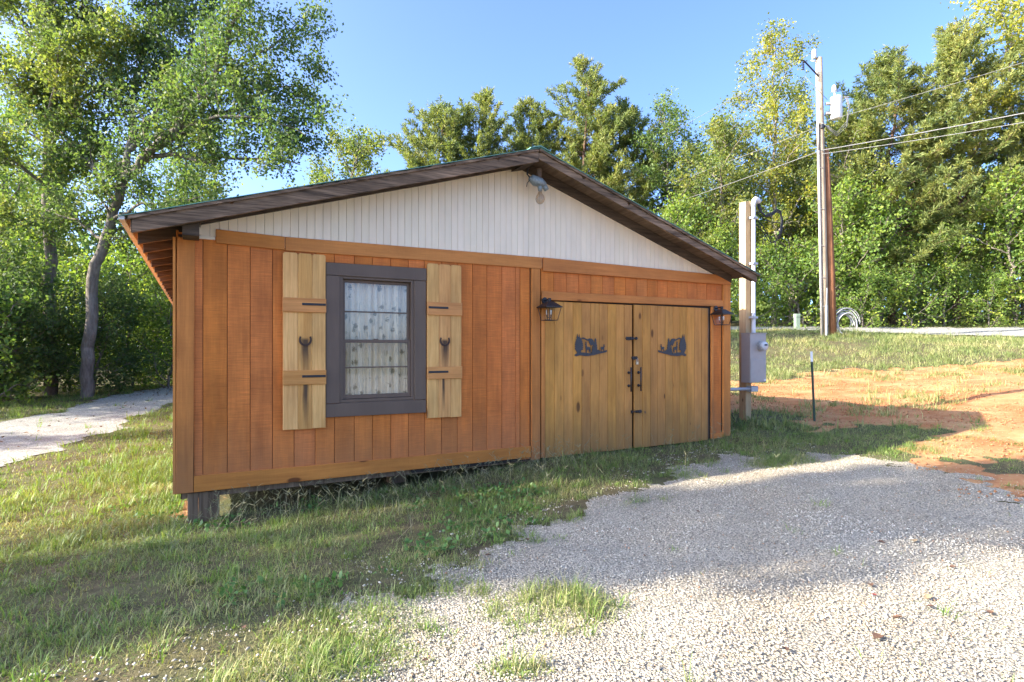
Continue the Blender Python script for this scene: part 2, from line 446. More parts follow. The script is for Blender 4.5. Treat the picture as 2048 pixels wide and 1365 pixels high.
_K = np.block([[_A + np.eye(_n)*0.02, _P], [_P.T, np.zeros((3, 3))]])
_W = np.linalg.solve(_K, np.concatenate([CP[:, 2], np.zeros(3)]))
def height(X, Y):
    X = np.asarray(X, float); Y = np.asarray(Y, float)
    sh = X.shape; x = X.ravel(); y = Y.ravel()
    xc = np.clip(x, -45, 50); yc = np.clip(y, -14, 62)
    out = np.empty_like(x)
    for i in range(0, len(x), 20000):
        a = xc[i:i+20000]; b = yc[i:i+20000]
        r = np.sqrt((a[:, None]-CP[None, :, 0])**2 + (b[:, None]-CP[None, :, 1])**2)
        out[i:i+20000] = _phi(r) @ _W[:_n] + _W[_n] + _W[_n+1]*a + _W[_n+2]*b
    out += 0.018*np.sin(x*2.1+1.3*np.sin(y*1.3))*np.cos(y*1.9+0.7) + 0.010*np.sin(x*5.3+y*2.7)*np.sin(y*4.9-x*1.1)
    return out.reshape(sh)
def hz(x, y): return float(height(np.array([x]), np.array([y]))[0])

def in_poly(X, Y, poly):
    X = np.asarray(X); Y = np.asarray(Y)
    c = np.zeros(X.shape, bool)
    n = len(poly)
    for i in range(n):
        x0, y0 = poly[i]; x1, y1 = poly[i-1]
        if y0 == y1: continue
        t = ((y0 > Y) != (y1 > Y)) & (X < (x1-x0)*(Y-y0)/(y1-y0)+x0)
        c ^= t
    return c
def vnoise(X, Y, s, seed=0):
    """cheap smooth value noise in 0..1"""
    x = np.asarray(X)*s + seed*17.3; y = np.asarray(Y)*s - seed*9.1
    xi = np.floor(x).astype(np.int64); yi = np.floor(y).astype(np.int64)
    fx = x-xi; fy = y-yi; fx = fx*fx*(3-2*fx); fy = fy*fy*(3-2*fy)
    def hsh(a, b):
        h = (a*374761393 + b*668265263 + seed*974711) & 0x7fffffff
        h = ((h ^ (h >> 13))*1274126177) & 0x7fffffff
        return ((h ^ (h >> 16)) & 0xffff)/65535.0
    return (hsh(xi, yi)*(1-fx)+hsh(xi+1, yi)*fx)*(1-fy) + (hsh(xi, yi+1)*(1-fx)+hsh(xi+1, yi+1)*fx)*fy

GRAVEL = [(-1.15,2.3),(-1.05,2.9),(-.85,3.25),(-.66,3.8),(-.47,4.05),(-.25,4.5),(.16,5.2),(.80,5.85),(1.55,6.4),(2.3,7.5),(3.05,8.25),
          (3.5,7.9),(4.3,8.25),(4.75,7.55),(5.0,6.9),(5.15,6.2),(5.0,5.5),(5.4,4.7),(6.3,3.9),(7.5,2.5),(8,-5),(-3,-5),(-2.0,0.5)]
LANE = [(-8.0,8.3),(-8.6,11.0),(-9.3,13.8),(-10.7,17.8),(-11.3,22),(-10.8,27),(-9.5,33),(-12.5,34),(-14.4,27),(-14.3,21),(-12.6,15.0),(-12.2,11),(-13,6),(-16,-4),(-11,-5),(-9.0,3)]
CLAY = [(4.0,12.2),(4.9,11.4),(5.9,10.0),(6.6,8.2),(5.4,7.1),(5.2,6.2),(5.0,5.4),(6.2,4.4),(9,4),(16,8),(18,14),(17,18.2),(13,18.0),(9,18.2),(6.3,17.5),(5.2,15)]
def soft(X, Y, poly, j=0.25, s=2.2, seed=3):
    dx = (vnoise(X, Y, s, seed)-.5)*2*j; dy = (vnoise(X, Y, s, seed+5)-.5)*2*j
    dx = dx + (vnoise(X, Y, s*3.7, seed+9)-.5)*j; dy = dy + (vnoise(X, Y, s*3.7, seed+11)-.5)*j
    return in_poly(X+dx, Y+dy, poly)

def axis_coords(lo, f0, f1, hi, fine):
    a = list(np.arange(f0, f1+1e-6, fine))
    st = fine; x = f1
    while x < hi:
        st *= 1.22; x += st; a.append(min(x, hi))
    st = fine; x = f0; b = []
    while x > lo:
        st *= 1.22; x -= st; b.append(max(x, lo))
    return np.array(b[::-1]+a)
gx = axis_coords(-260, -13, 19, 260, 0.13); gy = axis_coords(-120, 1.5, 27, 320, 0.13)
GX, GY = np.meshgrid(gx, gy)
GZ = height(GX, GY)
nx, ny = len(gx), len(gy)
idx = np.arange(nx*ny).reshape(ny, nx)
GF = np.stack([idx[:-1, :-1].ravel(), idx[:-1, 1:].ravel(), idx[1:, 1:].ravel(), idx[1:, :-1].ravel()], 1)

def ground_mat():
    m, nt, out = new_mat('ground_soil'); N = NT(nt)
    at = N.n('ShaderNodeAttribute'); at.attribute_name = 'zone'
    sp = N.n('ShaderNodeSeparateColor'); N.l(at.outputs['Color'], sp.inputs[0])
    tc = N.n('ShaderNodeTexCoord').outputs['Object']
    n1 = N.noise(tc, 1.3, 5, 0.6); n2 = N.noise(tc, 9, 5, 0.65); n3 = N.noise(tc, 60, 4, 0.7)
    soil = N.mix(N.mr(n2, 0.35, 0.65), (0.070,0.060,0.034), (0.135,0.110,0.058))
    soil = N.mix(N.mr(n1, 0.42, 0.62), soil, (0.10,0.105,0.045))
    clay = N.mix(N.mr(n1, 0.35, 0.68), (0.36,0.143,0.056), (0.49,0.285,0.135))
    clay = N.mix(N.math('MULTIPLY', N.mr(n2, 0.5, 0.72), 0.55), clay, (0.29,0.095,0.035))
    peb = N.n('ShaderNodeTexVoronoi'); N.l(tc, peb.inputs['Vector']); peb.inputs['Scale'].default_value = 26
    psep = N.n('ShaderNodeSeparateColor'); N.l(peb.outputs['Color'], psep.inputs[0])
    pk = N.math('MULTIPLY', N.mr(peb.outputs['Distance'], 0.12, 0.25, 1.0, 0.0), N.mr(psep.outputs[0], 0.78, 0.8))
    clay = N.mix(pk, clay, (0.60,0.50,0.38))
    edge = N.math('ADD', sp.outputs[0], N.math('MULTIPLY', N.math('SUBTRACT', n2, 0.5), 0.9))
    col = N.mix(N.mr(edge, 0.35, 0.6), soil, clay)
    b = N.bump(N.math('ADD', n2, N.math('MULTIPLY', n3, 0.5)), 0.6, 0.05)
    N.l(N.bsdf(col, 0.95, b, 0, 0.15), out.inputs[0])
    return m
gm = np_mesh('ground', np.stack([GX.ravel(), GY.ravel(), GZ.ravel()], 1), GF, ground_mat())
gm.polygons.foreach_set('use_smooth', np.ones(len(gm.polygons), bool))
zc = np.zeros((nx*ny, 4), np.float32); zc[:, 3] = 1
zc[:, 0] = soft(GX.ravel(), GY.ravel(), CLAY, 0.8, .9, 2)
# bare patch of clay by the left pier
zc[:, 0] = np.maximum(zc[:, 0], np.exp(-(((GX.ravel()+3.75)/.35)**2 + ((GY.ravel()-6.4)/.55)**2)))
ca = gm.color_attributes.new('zone', 'FLOAT_COLOR', 'POINT'); ca.data.foreach_set('color', zc.ravel())
tag(link('ground', gm), kind='structure')

def gravel_mat(name, a, b, c, scale=70):
    m, nt, out = new_mat(name); N = NT(nt)
    tc = N.n('ShaderNodeTexCoord').outputs['Object']
    v = N.n('ShaderNodeTexVoronoi'); N.l(tc, v.inputs['Vector']); v.inputs['Scale'].default_value = scale
    s = N.n('ShaderNodeSeparateColor'); N.l(v.outputs['Color'], s.inputs[0])
    n1 = N.noise(tc, 0.9, 4, 0.6); n2 = N.noise(tc, 5, 4, 0.6)
    col = N.mix(N.mr(s.outputs[0], 0.1, 0.9), a, b)
    col = N.mix(N.math('MULTIPLY', N.mr(n1, 0.45, 0.7), 0.45), col, c)
    col = N.mix(N.math('MULTIPLY', N.mr(n2, 0.6, 0.75), 0.3), col, (0.16,0.13,0.10))
    crack = N.mr(v.outputs['Distance'], 0.35, 0.75, 1.0, 0.45)
    mu = N.n('ShaderNodeVectorMath', operation='SCALE'); N.l(col, mu.inputs[0]); N.l(crack, mu.inputs[3])
    h = N.math('SUBTRACT', 1.0, v.outputs['Distance'])
    N.l(N.bsdf(mu.outputs[0], 0.9, N.bump(h, 0.9, 0.012), 0, 0.2), out.inputs[0])
    return m
M['gravel'] = gravel_mat('gravel_bed', (0.35,0.31,0.24), (0.51,0.465,0.37), (0.37,0.295,0.195))
M['lane'] = gravel_mat('lane_gravel', (0.30,0.295,0.26), (0.44,0.435,0.39), (0.31,0.285,0.235), 40)
M['road'] = gravel_mat('road_gravel', (0.34,0.33,0.30), (0.46,0.445,0.41), (0.36,0.33,0.28), 20)

def sheet(name, mask_fn, x0, x1, y0, y1, step, lift, mat):
    xs = np.arange(x0, x1, step); ys = np.arange(y0, y1, step)
    X, Y = np.meshgrid(xs, ys); Z = height(X, Y)+lift
    n, k = len(xs), len(ys)
    ii = np.arange(n*k).reshape(k, n)
    F = np.stack([ii[:-1, :-1].ravel(), ii[:-1, 1:].ravel(), ii[1:, 1:].ravel(), ii[1:, :-1].ravel()], 1)
    cxy = (X[:-1, :-1]+step/2).ravel(), (Y[:-1, :-1]+step/2).ravel()
    F = F[mask_fn(*cxy)]
    used = np.unique(F); rm = np.full(n*k, -1); rm[used] = np.arange(len(used))
    V = np.stack([X.ravel(), Y.ravel(), Z.ravel()], 1)[used]
    me = np_mesh(name, V, rm[F], mat)
    me.polygons.foreach_set('use_smooth', np.ones(len(me.polygons), bool))
    return tag(link(name, me), kind='structure')
sheet('gravel_drive', lambda X, Y: soft(X, Y, GRAVEL, 0.30, 3.0, 3), -3.2, 8.2, 1.3, 9, 0.05, 0.006, M['gravel'])
BOUNCE_AREA = [(-1.6,1.45),(8,1.45),(13,-3),(17,-18),(-9,-18),(-4,-4)]  # unseen gravel added behind the camera to bounce sunlight onto the shed front
sheet('bounce_gravel', lambda X, Y: in_poly(X, Y, BOUNCE_AREA), -10, 18, -18, 1.55, 0.25, 0.016, M['gravel'])
sheet('gravel_lane', lambda X, Y: soft(X, Y, LANE, 0.3, 1.2, 4), -17, -7, -5, 35, 0.09, 0.012, M['lane'])
ROAD = [(3,30.5),(10,27.3),(17,25.0),(26,22.6),(40,19.5),(42,23.5),(27,26.6),(18,28.6),(11,30.4),(4,33.5)]
sheet('road', lambda X, Y: in_poly(X, Y, ROAD), 2, 42, 19, 34, 0.3, 0.05, M['road'])

# ------------------------------------------------------------------ the shed
SH = empty('wooden_shed', (-3.366, 5.709, 0.0), R(28.7))
tag(SH, 'orange stained wooden shed with white gable and double plank doors', 'shed')
DEPTH = 11.5
def slopeL(u): return 2.695 + (u+0.434)*0.3075     # top of the roof deck
def slopeR(u): return 4.055 - (u-3.99)*0.3215
def roof_z(u): return slopeL(u) if u < 3.99 else slopeR(u)
rnd = random.Random(5)

# walls: upright grooved siding boards, each its own piece
gro = [0.154,0.238,0.461,0.678,0.898,1.117,1.338,1.546,1.769,1.979,2.198,2.415,2.623,2.839,3.052,3.265,3.468,3.685,3.89,3.958]
GAP = 0.0026
def siding(u0, u1, z0, z1, y=0.0):
    mb = MB(); d = rnd.uniform(-.0015, .0015)
    mb.rboard(u0+GAP, u1-GAP, z0, z1, y+d, y+0.016, 0.003)
    return mb.build('siding_board', M['siding'], SH)
for a, b in zip(gro[:-1], gro[1:]):
    if b <= 1.47 or a >= 2.62:
        siding(a, b, 0.10, 2.66)
    elif a < 1.47:
        siding(a, b, 0.10, 2.66) if b <= 1.56 else None
        if b > 1.56: pass
    if 1.47 <= a and b <= 2.63:
        siding(a, b, 0.10, 0.90); siding(a, b, 2.325, 2.66)
siding(3.962, 4.115, 0.02, 2.62, 0.004)
og = [4.285,4.495,4.709,4.916,5.126,5.336,5.551,5.763,5.978,6.186,6.393,6.604,6.821,7.02,7.237,7.452,7.672,7.81]
for a, b in zip(og[:-1], og[1:]): siding(a, b, 2.24, 2.62)
siding(7.600, 7.800, 0.06, 2.62, 0.006)
# backing behind the boards (dark grooves), with an opening for the window and doors
mb = MB()
for q in ((0.02,1.62,0.06,2.66),(2.46,4.33,0.0,2.66),(1.62,2.46,0.06,0.885),(1.62,2.46,2.345,2.66),(4.33,7.56,2.17,2.66),(7.56,7.96,0.04,2.66)):
    mb.box(q[0], q[1], 0.0185, 0.09, q[2], q[3])
mb.build('wall_framing', M['dark'], SH)
# side and back walls with modelled grooves
def grooved_wall(name, length, M4):
    m = MB(); x = 0.0
    while x < length-0.01:
        x1 = min(x+0.208, length); m.rboard(x+.003, x1-.003, 0.06, 2.70, 0, 0.02, 0.003); x = x1
    m.box(0, length, 0.021, 0.08, 0.06, 2.68)
    m.xform(M4); return m.build(name, M['siding'], SH)
grooved_wall('side_wall', DEPTH, Matrix.Translation((0.0, DEPTH+.02, 0)) @ Matrix.Rotation(R(-90), 4, 'Z'))
grooved_wall('side_wall', DEPTH, Matrix.Translation((7.985, 0.10, 0)) @ Matrix.Rotation(R(90), 4, 'Z'))
grooved_wall('back_wall', 7.98, Matrix.Translation((7.98, DEPTH+.1, 0)) @ Matrix.Rotation(R(180), 4, 'Z'))
mb = MB(); mb.board([(0.1,2.6),(7.9,2.6),(7.9,2.72),(3.99,3.93),(0.1,2.76)], DEPTH+.06, DEPTH+.12, .003); mb.build('back_gable', M['gable'], SH)

# trim boards
def trim(name, pts, yf, mat, yb=0.012):
    m = MB(); m.board(pts, yf, yb, 0.004); return m.build(name, mat, SH)
def rect(u0, u1, z0, z1): return [(u0,z0),(u1,z0),(u1,z1),(u0,z1)]
trim('corner_board', [(-.002,0.053),(0.152,0.050),(0.168,2.622),(0.012,2.625)], -0.024, M['trim_v'])
trim('corner_board', rect(7.822,7.990,0.03,2.575), -0.024, M['trim_v'])
mb = MB(); mb.box(-0.026, -0.003, -0.022, 0.13, 0.053, 2.62); mb.build('corner_board', M['trim_v'], SH)
trim('skirt_board', [(0.156,0.049),(4.115,0.046),(4.115,0.196),(0.156,0.217)], -0.022, M['trim_h'])
t = trim('frieze_board', [(0.356,2.593),(1.018,2.575),(1.018,2.720),(0.356,2.735)], -0.026, M['weath_fr'] if 'weath_fr' in M else M['trim_h'])
trim('frieze_board', [(1.024,2.571),(4.292,2.594),(4.292,2.748),(1.024,2.720)], -0.022, M['trim_h'])
trim('frieze_board', [(4.306,2.562),(7.980,2.571),(7.980,2.722),(4.306,2.748)], -0.038, M['trim_h'])
trim('door_casing', rect(4.130,4.262,0.01,2.590), -0.024, M['trim_v'])
trim('door_casing', rect(4.284,4.342,0.02,2.165), -0.018, M['trim_v'])
trim('door_casing', rect(7.552,7.598,0.03,2.20), -0.020, M['trim_v'])
trim('door_header', [(4.290,2.172),(7.812,2.205),(7.812,2.306),(4.290,2.290)], -0.030, M['trim_h'])
trim('door_sill', rect(7.60,7.82,0.02,0.12), -0.020, M['trim_h'])

# white beadboard gable, slat by slat
u = 0.214
def wz(u): return min(2.715+0.3075*u, 3.93-(u-3.97)*0.306) + 0.06
while u < 7.86:
    u1 = u+0.0862
    zt0, zt1 = wz(u), wz(u1)
    zb = 2.60
    if u < 0.34: zb = 2.66
    top = [(u1-.0014, zt1)]
    if u < 3.95 < u1: top.append((3.95, 3.985))
    top.append((u+.0014, zt0))
    mb = MB(); yy = rnd.uniform(-.0006, .0006)
    mb.board([(u+.0014, zb), (u1-.0014, zb)]+top, 0.0+yy, 0.012, 0.0022)
    mb.build('gable_slat', M['gable'], SH)
    u = u1
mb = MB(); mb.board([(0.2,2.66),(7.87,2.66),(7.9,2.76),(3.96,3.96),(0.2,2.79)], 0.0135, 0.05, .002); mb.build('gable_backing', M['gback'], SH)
mb = MB(); mb.rboard(0.12,0.35,2.625,2.658,-0.012,0.02,.003); mb.build('gable_block', M['gable'], SH)
mb = MB(); mb.rboard(0.10,0.22,2.664,2.74,-0.018,0.02,.003); mb.build('gable_block', M['gable'], SH)

# roof: decking, rake boards, rafters, ribbed panels
YF = -0.437
def slab(name, mat, uA, uB, zf, th, y0, y1, ch=0.003):
    m = MB()
    m.board([(uA, zf(uA)-th), (uB, zf(uB)-th), (uB, zf(uB)), (uA, zf(uA))], y0, y1, ch)
    return m.build(name, mat, SH)
RF = MB()
RF.board([(-0.38, slopeL(-.38)-.035), (3.99, slopeL(3.99)-.035), (3.99, slopeL(3.99)-.018), (-0.38, slopeL(-.38)-.018)], YF+.03, DEPTH+.3, .002)
RF.board([(3.99, slopeR(3.99)-.035), (8.13, slopeR(8.13)-.035), (8.13, slopeR(8.13)-.018), (3.99, slopeR(3.99)-.018)], YF+.03, DEPTH+.3, .002)
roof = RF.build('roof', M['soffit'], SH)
def rp(name, mb, mat, parent=roof): return mb.build(name, mat, parent)
def ragged(uA, uB, zf, top, bot, y0, y1, n, seed, amp):
    """weathered rake board with an eaten, uneven top edge"""
    r = random.Random(seed); m = MB()
    us = [uA+(uB-uA)*i/n for i in range(n+1)]
    tp = [zf(x)-top-abs(r.gauss(0, amp)) for x in us]; bt = [zf(x)-bot+r.gauss(0, .0015) for x in us]
    V = []; F = []
    for x, a, b in zip(us, tp, bt):
        V += [(x,y0,b),(x,y0,(a+b)/2),(x,y0+.003,a),(x,y1,a),(x,y1,b)]
    for i in range(n):
        o = i*5; p = o+5
        for k in range(5):
            k2 = (k+1) % 5
            F.append((o+k, p+k, p+k2, o+k2))
    F += [(0,1,2,3,4)[::-1], tuple(n*5+k for k in range(5))]
    m.add(V, F); return m
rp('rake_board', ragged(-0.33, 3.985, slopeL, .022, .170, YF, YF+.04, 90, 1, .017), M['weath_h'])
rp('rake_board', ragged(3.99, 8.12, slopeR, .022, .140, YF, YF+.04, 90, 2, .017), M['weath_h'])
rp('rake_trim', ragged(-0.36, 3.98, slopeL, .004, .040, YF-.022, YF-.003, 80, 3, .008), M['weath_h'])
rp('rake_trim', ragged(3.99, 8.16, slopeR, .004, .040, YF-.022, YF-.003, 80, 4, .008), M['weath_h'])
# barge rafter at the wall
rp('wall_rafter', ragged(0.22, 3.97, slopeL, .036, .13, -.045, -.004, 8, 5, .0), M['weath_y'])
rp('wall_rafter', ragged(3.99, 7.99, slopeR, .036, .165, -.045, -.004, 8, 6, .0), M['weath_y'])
# ridge block
mb = MB(); mb.board([(3.80,3.83),(3.98,3.88),(3.98,3.95),(3.80,3.93)], YF+.05, -.05, .004); rp('ridge_block', mb, M['weath_y'])
# rafter tails
for i in range(20):
    y0 = -0.30 + i*0.61 if i else -0.385
    if y0 > DEPTH+.2: break
    for side in (0, 1):
        if side == 1 and i == 0: pass
        m = MB()
        if side == 0:
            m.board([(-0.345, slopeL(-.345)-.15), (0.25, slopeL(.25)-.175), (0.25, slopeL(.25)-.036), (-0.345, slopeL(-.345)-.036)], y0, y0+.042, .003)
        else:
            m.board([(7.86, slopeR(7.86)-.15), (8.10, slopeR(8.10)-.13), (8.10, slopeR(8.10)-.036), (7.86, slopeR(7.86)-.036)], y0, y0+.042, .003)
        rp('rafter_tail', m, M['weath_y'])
mb = MB(); mb.board([(0.06,2.60),(0.205,2.60),(0.205,2.76),(0.06,2.72)], -.30, -.02, .004); rp('lookout_block', mb, M['weath_y'])
# fascia strip under the left eave edge
mb = MB(); mb.box(-0.428, -0.384, YF-.02, DEPTH+.3, slopeL(-.4)-.040, slopeL(-.4)-.010); rp('eave_strip', mb, M['roofw'])
# ribbed metal panels
def panel_mesh(uA, uB, zf, w):
    m = MB(); prof = []
    y = 0.0
    while y < w-0.01:
        prof += [(y, 0), (y+.15, 0), (y+.165, .016), (y+.19, .016), (y+.205, 0)]
        y += 0.228
    prof = [p for p in prof if p[0] <= w] + [(w, 0)]
    n = len(prof); V = []; F = []
    for (py, ph) in prof:
        for du in (uA, uB):
            V.append((du, py, zf(du)+ph)); V.append((du, py, zf(du)+ph-.007))
    for i in range(n-1):
        o = i*4; p = o+4
        F += [(o, o+2, p+2, p), (o+1, p+1, p+3, o+3), (o, p, p+1, o+1), (o+2, o+3, p+3, p+2)]
    F += [(0,1,3,2), ((n-1)*4, (n-1)*4+2, (n-1)*4+3, (n-1)*4+1)]
    m.add(V, F); return m
pw = 0.914
for (uA, uB, zf) in ((-0.434, 3.985, slopeL), (3.995, 8.175, slopeR)):
    base = None
    for k in range(14):
        y0 = YF-.03 + k*pw
        if y0 > DEPTH+.2: break
        if base is None:
            base = rp('roof_panel', panel_mesh(uA, uB, zf, pw-.002), M['roof']); base.location = (0, y0, 0)
        else:
            o = link('roof_panel', base.data, roof, (0, y0, 0))
mb = MB(); mb.board([(3.84, 4.020),(3.99, 4.062),(4.14, 4.018),(4.14,4.026),(3.99,4.078),(3.84,4.030)], YF-.045, DEPTH+.3, .001); rp('ridge_cap', mb, M['roof'])

# crawl space: floor, joists, piers
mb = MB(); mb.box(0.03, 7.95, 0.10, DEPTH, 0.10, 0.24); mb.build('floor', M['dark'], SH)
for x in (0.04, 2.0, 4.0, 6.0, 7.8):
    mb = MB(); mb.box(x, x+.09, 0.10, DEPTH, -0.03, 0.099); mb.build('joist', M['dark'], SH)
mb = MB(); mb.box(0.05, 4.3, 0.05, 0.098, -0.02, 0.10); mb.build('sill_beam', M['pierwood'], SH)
def local_h(u, y):
    c, s = math.cos(R(28.7)), math.sin(R(28.7))
    return hz(-3.366+u*c-y*s, 5.709+u*s+y*c)
for (u0, y0, w, d) in ((0.10,0.02,0.29,0.14),(0.1,2.6,0.25,0.2),(2.3,0.35,0.2,0.2),(0.1,5.2,0.25,0.2),(2.3,3.0,0.2,0.2),(4.1,0.6,0.2,0.2),(0.1,8.2,0.25,0.2)):
    g = local_h(u0, y0)-.12
    mb = MB(); k = 3 if w > .25 else 1
    for i in range(k):
        mb.rboard(u0+w*i/k+.0006, u0+w*(i+1)/k-.0006, g, 0.035, y0+.001*(i % 2), y0+d, .002)
    mb.build('pier', M['pierwood'], SH)

# ---- window
WIN = MB()
# casing boards
def wboard(name, pts, yf, yb=0.0, mat=None, parent=None, ch=.004):
    m = MB(); m.board(pts, yf, yb, ch); return m.build(name, mat or M['frame'], parent)
WIN.rboard(1.600,1.640,0.88,2.345,-0.012,0.10,.003); WIN.rboard(2.445,2.482,0.88,2.345,-0.012,0.10,.003)
WIN.rboard(1.640,2.445,2.305,2.345,-0.012,0.10,.003); WIN.rboard(1.640,2.445,0.88,0.915,-0.012,0.10,.003)
window = WIN.build('window', M['frame'], SH)
wboard('casing', rect(1.448,1.600,0.888,2.330), -.030, 0, None, window)
wboard('casing', rect(2.482,2.630,0.888,2.330), -.030, 0, None, window)
wboard('casing', [(1.448,2.333),(2.634,2.333),(2.634,2.484),(1.448,2.474)], -.033, 0, None, window)
wboard('casing', [(1.446,0.735),(2.628,0.728),(2.628,0.884),(1.446,0.884)], -.033, 0, None, window)
wboard('sill', rect(1.602,2.480,0.893,0.926), -.018, .06, None, window)
def sash(z0, z1, yf, mz):
    m = MB()
    m.rboard(1.641,1.672,z0,z1,yf,yf+.03,.003); m.rboard(2.412,2.444,z0,z1,yf,yf+.03,.003)
    m.rboard(1.672,2.412,z1-.035,z1,yf,yf+.03,.003); m.rboard(1.672,2.412,z0,z0+(.045 if z0 < 1.3 else .03),yf,yf+.03,.003)
    m.build('sash', M['frame'], window)
    m = MB(); m.rboard(1.672,2.412,mz-.008,mz+.008,yf+.004,yf+.026,.002); m.build('muntin', M['frame'], window)
    lo = z0+(.045 if z0 < 1.3 else .03)
    for a, b in ((lo, mz-.008), (mz+.008, z1-.035)):
        m = MB(); m.box(1.672,2.412,yf+.012,yf+.016,a,b); m.build('pane', M['glass'], window)
sash(1.575, 2.303, 0.040, 1.935)
sash(0.930, 1.612, 0.006, 1.290)
m = MB(); m.rboard(2.00,2.05,1.611,1.622,0.004,0.03,.002); m.build('sash_lock', M['frame'], window)

# ---- shutters
def shutter(ub, z0, z1, stain, hinge_u, bz, mids):
    body = None
    parts = []
    for k in range(3):
        a, b = ub[k]+.0012, ub[k+1]-.0012
        dz = rnd.uniform(-.006, .006); c = .018
        pts = [(a, z0+dz), (b, z0+dz), (b, z1-c), (b-c, z1), (a+c, z1), (a, z1-c)]
        mm = MB(); mm.board(pts, -.042, -.026+.002, .003)
        parts.append((mm, M['shutter_'+stain] if k == 1 else M['shutter']))
    root = MB(); root.rboard(ub[0]+.03, ub[3]-.03, z0+.1, z1-.1, -.023, -.006, .002)
    sh = root.build('shutter', M['dark'], SH)
    for mm, mt in parts: mm.build('board', mt, sh)
    for (a, b) in bz:
        mm = MB(); mm.rboard(ub[0]-.004, ub[3]+.003, a, b, -.062, -.043, .004); mm.build('batten', M['batten'], sh)
        zc_ = (a+b)/2 + .012
        mm = MB(); mm.rboard(hinge_u[0], hinge_u[1], zc_-.013, zc_+.013, -.068, -.0625, .002)
        for q in (.15, .5, .85):
            x = hinge_u[0]+(hinge_u[1]-hinge_u[0])*q
            mm.rboard(x-.006, x+.006, zc_-.006, zc_+.006, -.072, -.0685, .002)
        mm.build('strap_hinge', M['black'], sh)
    return sh
shutter([0.996,1.150,1.298,1.443], 0.626, 2.552, 'stain_a', (1.190,1.440), ((1.905,2.060),(1.112,1.268)), None)
shutter([2.638,2.790,2.946,3.092], 0.652, 2.548, 'stain_b', (2.648,2.905), ((1.918,2.078),(1.135,1.284)), None)

# ---- doors
pl = [4.349,4.503,4.657,4.815,4.965,5.117,5.273,5.427,5.581,5.736,5.886]
pr_ = [5.926,6.086,6.247,6.391,6.551,6.712,6.857,7.017,7.170,7.335,7.480]
def door(us, ztop):
    m = MB(); m.box(us[0]+.02, us[-1]-.02, 0.034, 0.06, 0.06, 2.10)
    d = m.build('door', M['dark'], SH)
    for a, b in zip(us[:-1], us[1:]):
        mm = MB(); y = -.004+rnd.uniform(-.002, .002)
        mm.rboard(a+.0022, b-.0022, 0.012+rnd.uniform(-.008,.008), ztop(a), y, .03, .003)
        mm.build('plank', M['door'], d)
    return d
dl = door(pl, lambda u: 2.160)
dr = door(pr_, lambda u: 2.168)
# tapered filler board at the foot of the jamb: dark gap behind the right door
mb = MB(); mb.rboard(7.486,7.548,0.03,2.18,0.03,0.06,.003); mb.build('door_stop', M['pierwood'], SH)
def handle(u, parent):
    m = MB()
    m.tube([(u,-.062,0.872),(u,-.062,1.232)], .011, 8)
    for z in (0.955, 1.150):
        m.tube([(u,-.006,z),(u,-.06,z)], .009, 8); m.tube([(u,-.004,z),(u,-.014,z)], .022, 10)
    return m.build('pull_handle', M['black'], parent, True)
handle(5.815, dl); handle(6.005, dr)
def bolt(u0, u1, z, parent, flip=False):
    m = MB()
    um = u0+(u1-u0)*(.62 if not flip else .38)
    m.rboard(min(u0,um)+.02, max(u0,um), z-.028, z+.022, -.016, -.006, .002)
    m.tube([(u0,-.022,z),(u1,-.022,z)], .008, 6)
    m.rboard(um-.05, um-.03, z-.018, z+.018, -.034, -.010, .002); m.rboard(um-.012, um+.008, z-.018, z+.018, -.034, -.010, .002)
    m.tube([(u0+.06,-.022,z),(u0+.06,-.026,z-.035)], .006, 6)
    m.rboard(u1-.03, u1-.012, z-.022, z+.022, -.034, -.006, .002)
    return m.build('slide_bolt', M['black'], parent)
bolt(5.745, 5.975, 1.663, dl); bolt(5.855, 5.975, 1.372, dl); bolt(6.060, 5.885, 0.565, dr, True)

def shed_empty(name, u, y, z):
    c, s = math.cos(R(28.7)), math.sin(R(28.7))
    return empty(name, (-3.366+u*c-y*s, 5.709+u*s+y*c, z), R(28.7))
# ---- padlock
pd = tag(shed_empty('padlock', 5.962, -.03, 1.30), 'small brass padlock hanging from the middle slide bolt of the doors', 'padlock')
m = MB(); m.rboard(-.020,.020,-.030,.012,-.011,.011,.004); m.build('lock_body', M['brass'], pd)
m = MB(); m.tube([(-.013,0,.01),(-.013,0,.045),(-.008,0,.058),(0,0,.063),(.008,0,.058),(.013,0,.045),(.013,0,.01)], .0045, 6); m.build('shackle', M['galv'], pd, True)

# ---- curtain
cu = []
nU, nZ = 220, 10
for j in range(nZ+1):
    for i in range(nU+1):
        x = i/nU; zz = j/nZ
        y = .026*math.sin(x*58+1.4*math.sin(x*11)) + .011*math.sin(x*131+zz*1.5) + .006*math.sin(zz*5+x*9)
        cu.append((-.42+.84*x, y, .0+zz*1.50))
F = [(j*(nU+1)+i, j*(nU+1)+i+1, (j+1)*(nU+1)+i+1, (j+1)*(nU+1)+i) for j in range(nZ) for i in range(nU)]
m = MB(); m.add(cu, F)
co = m.build('curtain', M['curtain'], None, True)
e = shed_empty('tmp', 2.03, 0.135, 0.86); co.matrix_world = Matrix.Translation(e.location) @ Matrix.Rotation(R(28.7), 4, 'Z'); bpy.data.objects.remove(e)
tag(co, 'white floral print curtain hanging inside the shed window', 'curtain')

